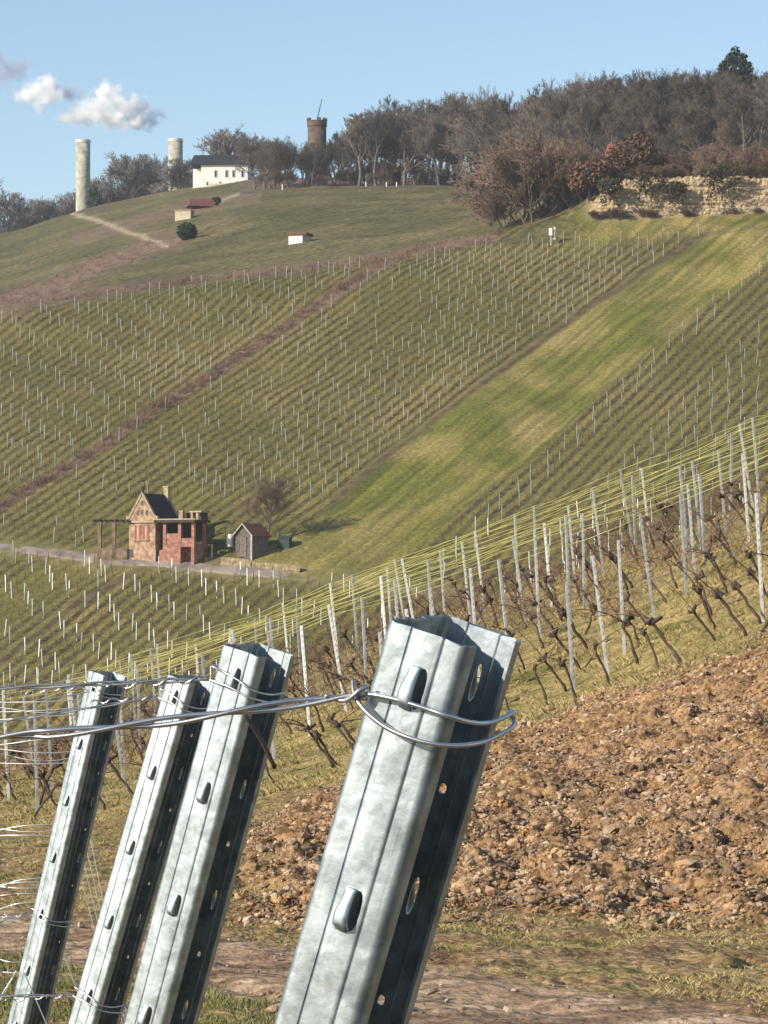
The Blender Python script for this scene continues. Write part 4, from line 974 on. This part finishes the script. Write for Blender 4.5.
# ------------------------------------------------------------------ middle slope vineyard
MROWS = [47.5, 49.3, 51.2, 53.1, 55.0, 57.0, 59.0, 61.0, 63.0, 65.0, 67.0, 69.0, 71.0, 73.0, 75.0]
def mid_post_mesh():
    w, d, t, h = .05, .034, .006, 1.8; mb = MB()
    pts = [(0,0),(w,0),(w,d*.35),(w-t,d*.35),(w-t,t),(t,t),(t,d-t),(w-t,d-t),(w-t,d*.65),(w,d*.65),(w,d),(0,d)]
    mb.prism([(p[0]-w/2, p[1]-d/2) for p in pts], -.25, h, lambda a, b, c: (a, b, c))
    for k in range(15): mb.box((-.009,-d/2-.009,.35+k*.098), (.009,-d/2-.0005,.39+k*.098))
    return mb.mesh('trellis_post', M['zinc_far'])
def mid_vineyard():
    pm = mid_post_mesh(); mp = []
    for ri, Y in enumerate(MROWS):
        w = 3.95 if ri % 2 else 3.6
        x0 = -9.0 + (ri*.52 % 3.9) + .8
        tops = []
        for j in range(13):
            x = x0 + j*2.7 + rng.normal(0, .12); yy = Y + rng.normal(0, .08)
            px = CX+x/yy*F
            if px < -260 or px > 1010: continue
            h = rng.uniform(1.62, 1.88); z = float(H(x, yy)); lean = -abs(rng.normal(R(5), R(2.2)))
            o = link('trellis_post', pm); o.location = (x, yy, z-.03); o.scale = (1, 1, h/1.8); o.rotation_euler = (rng.normal(0, R(2)), lean, R(rng.uniform(-20, 20)))
            tag(o, 'galvanised trellis post of the middle slope vineyard', 'trellis post', 'trellis posts on the middle slope'); mp.append((o, px, ri))
            tops.append((x + math.sin(lean)*h, yy, z + h*math.cos(lean)))
        if len(tops) < 2: continue
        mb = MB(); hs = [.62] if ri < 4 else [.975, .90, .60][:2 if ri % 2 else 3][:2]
        for f in hs:
            for side in (0,):
                pts = []
                for a, b in zip(tops[:-1], tops[1:]):
                    za = float(H(a[0], a[1])); zb = float(H(b[0], b[1]))
                    for t in np.linspace(0, 1, 5)[:-1]:
                        x = a[0]+(b[0]-a[0])*t; z0 = za+(zb-za)*t; z1 = a[2]+(b[2]-a[2])*t
                        pts.append((x, Y+side, z0+(z1-z0)*f - .05*math.sin(math.pi*t)*(1+.4*rng.normal()) + rng.normal(0, .012)))
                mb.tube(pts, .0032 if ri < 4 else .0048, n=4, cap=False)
        o = mb.build('trellis_wires', M['wire_dull'] if ri < 4 else M['wire_sheen'])
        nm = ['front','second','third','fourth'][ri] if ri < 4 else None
        tag(o, f'dull grey wires of the {nm} vine row on the middle slope' if nm else 'galvanised wires tinted yellow for sun sheen, strung along a vine row behind the front rows', 'trellis wires',
            None if nm else 'sheen-tinted trellis wires on the middle slope')
    # vines
    protos = []
    for i in range(9):
        rnd = random.Random(200+i); tb = MB(); cb = MB()
        h = rnd.uniform(.55, .75); lx = rnd.uniform(-.5, -.18); p = Vector((0,0,-.08)); pts = [p]; rr = [.025]
        for k in range(1, 7):
            t = k/6; pts.append(Vector((lx*t+rnd.gauss(0,.011), rnd.gauss(0,.012), h*t))); rr.append(.020+rnd.uniform(-.005,.008))
        tb.tube(pts, rr, n=7)
        hd = pts[-1]
        for k in range(3):
            q = hd + Vector((rnd.gauss(0,.05), rnd.gauss(0,.04), rnd.uniform(-.06,.05))); tb.tube([hd-Vector((0,0,.05)), q, q+Vector((rnd.gauss(0,.05),rnd.gauss(0,.03),rnd.uniform(0,.08)))], [.028,.034,.016], n=6)
        for k in range(rnd.choice([1,1,2,2])):
            sg = rnd.choice([-1,1]); L_ = rnd.uniform(.35,.8); a = [hd]; d = Vector((sg*rnd.uniform(.3,1), rnd.gauss(0,.15), rnd.uniform(.1,1))).normalized()
            for s_ in range(5):
                d = (d+Vector((rnd.gauss(0,.12), rnd.gauss(0,.1), -.1))).normalized(); a.append(a[-1]+d*L_/5)
            cb.tube(a, [.011,.010,.009,.008,.007,.006], n=4)
            for q in a[1:5]:
                if rnd.random() < .6: cb.tube([q, q+Vector((rnd.gauss(0,.08), rnd.gauss(0,.06), rnd.uniform(.03,.25)))], [.006,.003], n=3)
        protos.append((tb.mesh('trunk', M['vine_bark'], True), cb.mesh('canes', M['vine_cane'])))
    cand = []
    for ri, Y in enumerate(MROWS):
        for x in np.arange(-10, 13, 1.02 if ri < 8 else 1.15):
            x = x + rng.normal(0, .12)+(ri*.31 % 1); px = CX+x/Y*F
            if -60 < px < 830 and rng.random() < .93: cand.append((x, Y+rng.normal(0,.06), ri))
    for Y in (43.6, 45.5):
        for x in np.arange(-1.5, 7, 1.05):
            x = x+rng.normal(0,.15); z = float(H(x, Y)); px, py = pixel(x, Y, z)
            if py < seg_line(RUB_T, px)-3: cand.insert(0, (x, Y, 0))
    cand = cand[:298]
    for x, Y, ri in cand:
        tm, cm = random.choice(protos); e = empty('grape_vine', (x, Y, float(H(x, Y))-.02), (math.pi if rng.random() < .08 else 0)+rng.normal(0,.3))
        s_ = rng.uniform(.78, 1.12); e.scale = (s_, s_, s_); link('trunk', tm, e); link('canes', cm, e)
        tag(e, 'gnarled pruned grape vine on the middle slope', 'grape vine', 'pruned vines on the middle slope')
    # loose canes and prunings between the rows, beyond counting
    n = 1000; Y = rng.uniform(54, 78, n); px = rng.uniform(-80, 860, n); X = (px-CX)/F*Y
    tag(brush('vine_prunings', np.stack([X, Y, H(X, Y)+.25], -1), M['vine_cane'], rng.uniform(.3, .8, n), 7, .006), kind='stuff')
mid_vineyard()

# ------------------------------------------------------------------ foreground posts
W_, Dp_ = .045, .070
def section():
    P = []
    def arc(cx, cy, r, a0, a1, n=5):
        for k in range(n+1): a = R(a0+(a1-a0)*k/n); P.append((cx+r*math.cos(a), cy+r*math.sin(a)))
    w, d = 45., 74.
    P.append((w, 12)); arc(w-5, 5, 5, 0, -90)
    P += [(32.6,0),(32.0,.55),(31.4,0),(30.5,-.25),(15,-.25),(14.2,0),(13.6,.55),(13.0,0)]; arc(4, 4, 4, -90, -180, 4)
    for k in range(1, 24):
        b = 4+(d-8)*k/24; P.append((0+.9*math.sin(k*math.pi/2) + (3.0 if 28 < b < 42 else 0), b))
    arc(4, d-4, 4, 180, 90, 4)
    P += [(13.0,d),(13.6,d-.55),(14.2,d),(31.4,d),(32.0,d-.55),(32.6,d)]; arc(w-5, d-5, 5, 90, 0); P.append((w, d-12))
    return [Vector((a/1000, b/1000)) for a, b in P]
def post_mesh():
    C = section(); n = len(C); th = .0017; inn = []
    for i in range(n):
        t = (C[min(i+1,n-1)]-C[max(i-1,0)]).normalized(); nr = Vector((-t.y, t.x))
        inn.append(C[i]-nr*th)     # towards the inside of the channel
    loop = C + inn[::-1]; m = len(loop); LEN = 1.95; vs = []; fs = []
    rows_ = [0., -.004, -.3, -.8, -1.4, -LEN]
    rj = random.Random(3)
    for z in rows_:
        for q in loop: vs.append((q.x, q.y, z + (rj.uniform(-.0006,.0006) if z == 0 else 0)))
    for r_ in range(len(rows_)-1):
        for k in range(m): a = r_*m+k; b = r_*m+(k+1) % m; fs.append((a, b, b+m, a+m))
    # caps as strips of quads between outer and inner lines
    for base in (0, (len(rows_)-1)*m):
        for k in range(n-1): fs.append((base+k, base+k+1, base+m-2-k, base+m-1-k))
    mb = MB(); mb.add(vs, fs)
    body = mb.build('post_tmp', M['zinc'])
    cut = MB()
    def slot(a, b0, b1, z, rw, rh):
        N_ = 14; ring = []
        for k in range(N_):
            t = 2*math.pi*k/N_; ring.append((a+rw*math.cos(t), z+rh*math.copysign(abs(math.sin(t))**.7, math.sin(t))))
        cut.add([(x, b0, q) for x, q in ring]+[(x, b1, q) for x, q in ring], [tuple(range(N_-1,-1,-1)), tuple(range(N_,2*N_))]+[(k,(k+1)%N_,(k+1)%N_+N_,k+N_) for k in range(N_)])
    zs = [-.028-.1168*k for k in range(16)]
    for i, z in enumerate(zs):
        slot(.0262, -.01, .006, z, .0031, .0108)           # eyelet slot in the front flange
        slot(.0262, .0695, .084, z, .0020, .0105)           # and in the rear one
        slot(.0255, .0695, .084, z-.058, .0020, .0028)       # small round hole between
    cut.build('cut_tmp', M['zinc'])
    co = bpy.data.objects['cut_tmp']; md = body.modifiers.new('b', 'BOOLEAN'); md.object = co; md.operation = 'DIFFERENCE'; md.solver = 'EXACT'
    dg = bpy.context.evaluated_depsgraph_get(); me = bpy.data.meshes.new_from_object(body.evaluated_get(dg))
    for o in (body, co): bpy.data.objects.remove(o)
    me.name = 'post_body'
    me.polygons.foreach_set('use_smooth', [True]*len(me.polygons)); me.set_sharp_from_angle(angle=R(32)); me.update()
    return me, zs
def hook_mesh(sign=1, b=0.0):
    """a narrow tongue pressed out of the flange left of its slot, rooted at its top, bulging at the foot"""
    mb = MB(); n = 16; vs = []
    for k in range(n+1):
        t = k/n; z = .0108-.0225*t
        o = .0044*sm(0,.7,t)*(1-sm(.84,1.02,t))+.0003
        c = .0222 - .0010*math.sin(math.pi*t)
        hw = .0029+.0012*sm(.1,.65,t) - .0012*sm(.88,1.,t)
        for a, e in ((-1.08,-min(o,.0042)),(-.84,-.0007),(-.5,0),(.5,.0002),(.86,-.0003),(1,-.0010)): vs.append((c+a*hw, b-sign*(o+e+.0006), z))
        for a, e in ((.8,-.0018),(-.7,-.0024)): vs.append((c+a*hw, b-sign*(o+e), z))
    fs = []; m = 8
    for k in range(n):
        for j in range(m): a = k*m+j; c = k*m+(j+1) % m; fs.append((a, c, c+m, a+m))
    fs.append(tuple(range(m))); fs.append(tuple(n*m+j for j in range(m-1,-1,-1)))
    mb.add(vs, fs); return mb
def sm(a, b, x): t = min(1, max(0, (x-a)/(b-a))); return t*t*(3-2*t)
body_me, HZ = post_mesh()
hf = hook_mesh(1, -.0006).build('wire_hook', M['zinc'], smooth=True); hr = hook_mesh(-1, .0746).build('wire_hook', M['zinc'], smooth=True)
hfm, hrm = hf.data, hr.data
for o in (hf, hr): bpy.data.objects.remove(o)
POSTS = [(388,619,1.69,16.0,'big galvanised steel end post nearest the camera, with wire looped round its head'),
         (222,644,3.34,15.0,'second largest steel end post, just left of the big nearest one'),
         (167,674,5.03,16.3,'slim steel end post third from the right of four'),
         (88,670,6.75,13.4,'smallest leaning end post, leftmost of the four galvanised ones')]
FR = []
for i, (px, py, Y, ln, lb) in enumerate(POSTS):
    T = Vector((math.sin(R(ln)), -.15 + .02*i, math.cos(R(ln)))).normalized()
    ya = R((0, 3, 7, 13)[i]); yaw = Vector((.41*math.cos(ya)+.91*math.sin(ya), .91*math.cos(ya)-.41*math.sin(ya), .034)); Bv = (yaw - T*yaw.dot(T)).normalized(); Av = Bv.cross(T).normalized()
    m = Matrix((( Av.x, Bv.x, T.x, 0),(Av.y, Bv.y, T.y, 0),(Av.z, Bv.z, T.z, 0),(0,0,0,1)))
    p = at(px, py, Y); root = empty('end_post', p); root.rotation_euler = m.to_euler(); tag(root, lb, 'end post', 'leaning steel end posts in the foreground')
    link('post_body', body_me, root)
    for z in HZ:
        for me in (hfm, hrm):
            o = link('wire_hook', me, root); o.location = (0, 0, z)
    FR.append((p, m.to_3x3()))
def lp(i, a, b, t): p, m = FR[i]; return p + m @ Vector((a/1000., b/1000., t/1000.))

def smooth(pts, sub=8):
    pts = [Vector(p) for p in pts]; out = []
    P = [pts[0]*2-pts[1]] + pts + [pts[-1]*2-pts[-2]]
    for i in range(1, len(P)-2):
        for k in range(sub):
            t = k/sub; out.append(.5*((2*P[i]) + (P[i+1]-P[i-1])*t + (2*P[i-1]-5*P[i]+4*P[i+1]-P[i+2])*t*t + (3*P[i]-P[i-1]-3*P[i+1]+P[i+2])*t**3))
    out.append(pts[-1]); return out
def twist(mb, pts, r, off, pitch, n=2, phase=0., sub=14, nn=8):
    c = smooth(pts, sub); s = 0; strands = [[] for _ in range(n)]
    for i, p in enumerate(c):
        t = (c[min(i+1,len(c)-1)]-c[max(i-1,0)]).normalized(); u = t.cross(Vector((0,0,1))).normalized(); v = u.cross(t)
        if i: s += (c[i]-c[i-1]).length
        pt = pitch(s) if callable(pitch) else pitch
        a = 2*math.pi*s/pt + phase
        for k in range(n): strands[k].append(p + (u*math.cos(a+2*math.pi*k/n)+v*math.sin(a+2*math.pi*k/n))*off)
    for st in strands: mb.tube(st, r, n=nn)
def wires():
    # ---- big post
    r = .00125
    mb = MB(); Y = 1.70
    hk = lp(0, 22, -5, HZ[0]*1000-6)
    left = [at(-1500,905,1.76), at(-700,825,1.74), at(-60,744,1.715), at(60,733,1.705), at(160,722,1.70), at(240,711,1.695), at(300,703,1.697), at(345,697,1.695), at(366,696,1.692)]
    twist(mb, left, r, .0017, .115, phase=1.0, sub=24)
    # tight end coil just left of the post
    twist(mb, [at(326,700,1.692), at(347,695,1.692), at(368,692,1.69)], r*.95, .0026, .024, n=1, phase=2.2, sub=22)
    # strand through the hook, across the open side, round the rear lip and back
    loop = [lp(0,-4,-3,-40), lp(0,8,-4.5,-37), lp(0,22,-4.6,-35.5), lp(0,35,-4,-35), lp(0,46,-2.5,-35), lp(0,52,12,-37), lp(0,54,34,-38), lp(0,52,60,-37), lp(0,50,74,-36), lp(0,46,79,-38),
            lp(0,50,79,-41), lp(0,54,67,-43), lp(0,57,45,-44), lp(0,58,22,-46), lp(0,54,4,-48), lp(0,46,-6,-49.5), lp(0,34,-9,-50.5), lp(0,20,-9,-50), lp(0,8,-8,-47), lp(0,-1,-6,-43), lp(0,-6,-3,-39), lp(0,-9,0,-35)]
    mb.tube(smooth(loop, 8), r, n=8)
    o = mb.build('tie_wire', M['wire'], smooth=True); tag(o, 'thick twisted tension wire looped through the hook of the nearest post', 'wire')
    # ---- other posts
    def row_wire(i, hook, lefty, label, r=.00125, n=2, pitch=.12, off=.0016, dy=0, wrap=True, x2=-1600, slack=0):
        t = HZ[hook]*1000-7; p, _ = FR[i]; Yp = p.y
        mb = MB(); a = lp(i, -3, -3, t-2)
        pxa = CX+a.x/a.y*F; pya = HY-a.z/a.y*F
        sl = (lefty-pya)/(pxa+1e-6)
        pts = [at(x2, pya+sl*(pxa-x2), a.y+.02), at(-700, pya+sl*(pxa+700), a.y+.015), at(-300, pya+sl*(pxa+300)+slack, a.y+.01), at(-60, pya+sl*(pxa+60)+slack, a.y+.005), at(pxa*.45, pya+sl*pxa*.55+slack*.6, a.y), a]
        twist(mb, pts, r, off, pitch, n=n, phase=i*1.3, sub=40, nn=6)
        twist(mb, [a+Vector((-.10,0,-.008)), a+Vector((-.05,0,-.003)), a+Vector((-.003,0,0))], r, .003, .028, n=1, sub=16, nn=6)
        if wrap:
            lo = [a, lp(i,8,-4,t-2), lp(i,22,-5,t-2), lp(i,36,-4,t-4), lp(i,47,-1,t-6), lp(i,57,20,t-8), lp(i,57,50,t-10), lp(i,50,76,t-10), lp(i,30,78,t-4), lp(i,8,76,t+4), lp(i,-4,60,t+8), lp(i,-5,20,t+10), lp(i,-4,-3,t+12), lp(i,12,-4,t+10), lp(i,30,-4,t+7), lp(i,46,-2,t+2), lp(i,56,20,t), lp(i,52,60,t)]
            mb.tube(smooth(lo, 6), r*.9, n=6)
        o = mb.build('tie_wire', M['wire'], smooth=True); tag(o, label, 'wire'); return o
    row_wire(1, 0, 688, 'twisted wire tied round the head of the second largest post', dy=0)
    row_wire(2, 0, 722, 'twisted wire tied to the head of the third post')
    row_wire(3, 0, 686, 'twisted wire tied round the head of the leftmost post', slack=3)
    row_wire(3, 4, 922, 'twisted wire tied low on the leftmost post')
    row_wire(2, 4, 996, 'twisted wire tied low on the third post')
    row_wire(3, 5, 1000, 'slack wire tied near the lowest visible hook of the leftmost post', r=.0009, wrap=False)
    # thin loose wires running left from the back of the last post
    specs = [(700,.0),(707,.3),(711,.5),(716,.2),(738,.9),(752,.4),(758,.2),(764,.6),(826,.3),(832,.5),(838,.2),(878,.3),(883,.2),(889,.5),(896,.1),(903,.7),(962,.3),(974,.4)]
    for k, (y, sg) in enumerate(specs):
        mb = MB(); f = (y-676)/335; xe = 92-f*78; Ye = 6.84+.05*rng.random()
        pts = [at(-1200, y+rng.uniform(-60, 60), Ye+.4), at(-400, y+rng.uniform(-14,22), Ye+.15), at(-60, y+rng.normal(0,4), Ye+.05), at(xe*.5, y+rng.normal(0,1.8), Ye), at(xe+12, y-2, Ye)]
        mb.tube(smooth(pts, 10), .0011, n=5); o = mb.build('loose_wire', M['wire_thin'], smooth=True)
        tag(o, 'thin loose wire running off to the left behind the leftmost post', 'wire', 'thin wires behind the leftmost post')
    # curled end of the wire at the left
    mb = MB(); mb.tube(smooth([at(60,687,6.6), at(40,688,6.6), at(26,694,6.6), at(34,699,6.6), at(60,697,6.6), at(88,692,6.6)], 8), .0014, n=6)
    o = mb.build('wire_loop', M['wire'], smooth=True); tag(o, 'dark bent wire loop in front of the leftmost post head', 'wire')
    # anchor wires going down to the soil
    for (x0,y0,x1,y1,Y0), lb in (((24,972,62,1060,6.68),'bright thin anchor wire slanting down from the leftmost post hook'),((60,944,84,1010,7.0),'anchor wire slanting down just right of the leftmost post')):
        a = at(x0,y0,Y0); d = (at(x1,y1,Y0)-a); b = a + d*((-1.86-a.z)/d.z)
        mb = MB(); mb.tube([a, b], .0013, n=6); o = mb.build('anchor_wire', M['wire_thin']); tag(o, lb, 'wire')
    for k in range(4):
        a = at(86-k*2.5, 818+k*17, 7.6+k*.1); d = at(104-k*2.2, 905+k*12, 7.6+k*.1)-a; b = a + d*((-1.86-a.z)/d.z)
        mb = MB(); mb.tube([a, b], .0011, n=5); o = mb.build('anchor_wire', M['wire_thin']); tag(o, 'thin slanting anchor wire seen between the two leftmost posts', 'wire', 'anchor wires between the leftmost posts')
    mb = MB(); mb.tube(smooth([at(243,712,3.30), at(247,718,3.30), at(261,740,3.31), at(275,768,3.32)], 6), [.0022]*19, n=8)
    o = mb.build('bent_rod', mat('rusty_iron', (.07,.055,.05), .6, metal=.5), smooth=True); tag(o, 'short dark rod slanting across the second largest post', 'rod')
wires()

# ------------------------------------------------------------------ steam cloud
def clouds():
    m = bpy.data.materials.new('steam'); m.use_nodes = True; nt = m.node_tree; N = nt.nodes; L = nt.links
    N.remove(N['Principled BSDF']); out = [n for n in N if n.type == 'OUTPUT_MATERIAL'][0]
    v = N.new('ShaderNodeVolumePrincipled'); L.new(v.outputs[0], out.inputs['Volume'])
    v.inputs['Color'].default_value = (1,1,1,1); v.inputs['Anisotropy'].default_value = 0.
    tc = N.new('ShaderNodeTexCoord')
    # soft falloff towards the ellipsoid's surface, broken up by noise
    ln = N.new('ShaderNodeVectorMath'); ln.operation = 'LENGTH'; L.new(tc.outputs['Object'], ln.inputs[0])
    gp = N.new('ShaderNodeNewGeometry')
    nz = N.new('ShaderNodeTexNoise'); nz.inputs['Scale'].default_value = .13; nz.inputs['Detail'].default_value = 5; L.new(gp.outputs['Position'], nz.inputs['Vector'])
    a = N.new('ShaderNodeMath'); a.operation = 'MULTIPLY_ADD'; L.new(nz.outputs['Fac'], a.inputs[0]); a.inputs[1].default_value = 2.2; a.inputs[2].default_value = -.45
    s = N.new('ShaderNodeMath'); s.operation = 'SUBTRACT'; L.new(a.outputs[0], s.inputs[0]); L.new(ln.outputs['Value'], s.inputs[1])
    q = N.new('ShaderNodeMath'); q.operation = 'MULTIPLY'; q.use_clamp = False; L.new(s.outputs[0], q.inputs[0]); q.inputs[1].default_value = .5
    mx = N.new('ShaderNodeMath'); mx.operation = 'MAXIMUM'; L.new(q.outputs[0], mx.inputs[0]); mx.inputs[1].default_value = 0
    L.new(mx.outputs[0], v.inputs['Density'])
    vv, f = ico(); import bmesh
    bm = bmesh.new(); bmesh.ops.create_icosphere(bm, subdivisions=3, radius=1.0); me = bpy.data.meshes.new('puff'); bm.to_mesh(me); bm.free(); me.materials.append(m)
    Y = 2400; s_ = Y/F
    rc = random.Random(5)
    c1 = [(113,98,20,17),(128,112,22,19),(98,108,24,15),(80,116,20,13),(112,120,22,13),(138,118,13,12),(66,119,11,8),(104,92,12,10)]
    c2 = [(46,84,15,12),(38,93,21,15),(24,96,14,9),(50,97,13,11),(40,106,9,8)]
    for lst, lb in ((c1,'larger white steam cloud drifting above the tall tower'),(c2,'smaller white steam puff left of the larger cloud')):
        e = empty('steam_cloud', at(lst[0][0], lst[0][1], Y)); tag(e, lb, 'cloud')
        for k, (px, py, rx, rz) in enumerate(lst):
            o = link('puff', me, e); o.location = at(px, py, Y+rc.uniform(-6,6)) - e.location; o.scale = (rx*s_*1.3, rx*s_*1.0, rz*s_*1.3)
    m2 = m.copy(); m2.name = 'thin_steam'; [n for n in m2.node_tree.nodes if n.type == 'MATH' and abs(n.inputs[1].default_value-.5) < 1e-6 and n.operation == 'MULTIPLY'][0].inputs[1].default_value = .24
    v2 = [n for n in m2.node_tree.nodes if n.type == 'PRINCIPLED_VOLUME'][0]; v2.inputs['Color'].default_value = (.62,.64,.78,1)
    me2 = me.copy(); me2.materials.clear(); me2.materials.append(m2)
    for lst, lb in (([(148,118,22,16),(134,104,16,12)],'faint grey violet steam wisp trailing right of the larger cloud'),([(8,72,24,16),(22,66,16,9),(-8,60,18,20)],'thin grey violet steam wisp at the left edge above the smaller puff'),([(68,94,20,11)],'thin grey steam wisp between the two white clouds')):
        e = empty('steam_wisp', at(lst[0][0], lst[0][1], Y)); tag(e, lb, 'cloud')
        for px, py, rx, rz in lst:
            o = link('puff', me2, e); o.location = at(px, py, Y+14) - e.location; o.scale = (rx*s_*1.2, rx*s_, rz*s_*1.2)
USE_CLOUD = True
if USE_CLOUD: clouds()

# ------------------------------------------------------------------ haze
HAZE = 1.25e-4
def haze():
    if HAZE <= 0: return
    m = bpy.data.materials.new('haze_air'); m.use_nodes = True; N = m.node_tree.nodes; L = m.node_tree.links
    N.remove(N['Principled BSDF']); out = [n for n in N if n.type == 'OUTPUT_MATERIAL'][0]
    v = N.new('ShaderNodeVolumePrincipled'); v.inputs['Density'].default_value = HAZE; v.inputs['Color'].default_value = (.80,.88,1,1); L.new(v.outputs[0], out.inputs['Volume'])
    mb = MB(); mb.box((-7000,-60,-115),(7000,6500,128)); o = mb.build('haze', m); tag(o, kind='stuff')
haze()

# ------------------------------------------------------------------ light, sky, camera
EL, SX, SY = R(27), -.86, -.51
az = math.atan2(SX, SY); h = math.cos(EL)
sv = Vector((SX, SY, 0)).normalized()*h + Vector((0,0,math.sin(EL)))
sd = bpy.data.lights.new('sun', 'SUN'); sd.energy = 5.0; sd.angle = R(.5); sd.color = (1,.91,.77)
so = bpy.data.objects.new('sun', sd); col.objects.link(so); so.rotation_euler = sv.to_track_quat('Z', 'Y').to_euler()
w = bpy.data.worlds.new('World'); scene.world = w; w.use_nodes = True
bg = w.node_tree.nodes['Background']; sk = w.node_tree.nodes.new('ShaderNodeTexSky'); sk.sky_type = 'NISHITA'; sk.sun_disc = False
sk.sun_elevation = EL; sk.sun_rotation = az; sk.air_density = 1.0; sk.dust_density = .15; sk.ozone_density = 2.0; sk.altitude = 200
w.node_tree.links.new(sk.outputs[0], bg.inputs['Color']); bg.inputs['Strength'].default_value = .12
cd = bpy.data.cameras.new('camera'); cd.sensor_fit = 'VERTICAL'; cd.sensor_height = 36; cd.lens = F*36/1024; cd.clip_start = .05; cd.clip_end = 12000
cd.shift_y = (HY-512)/1024
cam = bpy.data.objects.new('camera', cd); col.objects.link(cam); cam.location = (0,0,0); cam.rotation_euler = (R(90),0,0); scene.camera = cam
vs = scene.view_settings; vs.view_transform = 'Standard'; vs.look = 'None'; vs.gamma = 1; vs.exposure = .36; vs.use_curve_mapping = False
cy = scene.cycles; cy.max_bounces = 10; cy.diffuse_bounces = 2; cy.glossy_bounces = 3; cy.transmission_bounces = 2; cy.volume_bounces = 8; cy.transparent_max_bounces = 8
cy.use_denoising = True; cy.use_adaptive_sampling = True; cy.adaptive_threshold = .02; cy.sample_clamp_indirect = 6
cy.volume_step_rate = 4; cy.volume_max_steps = 128
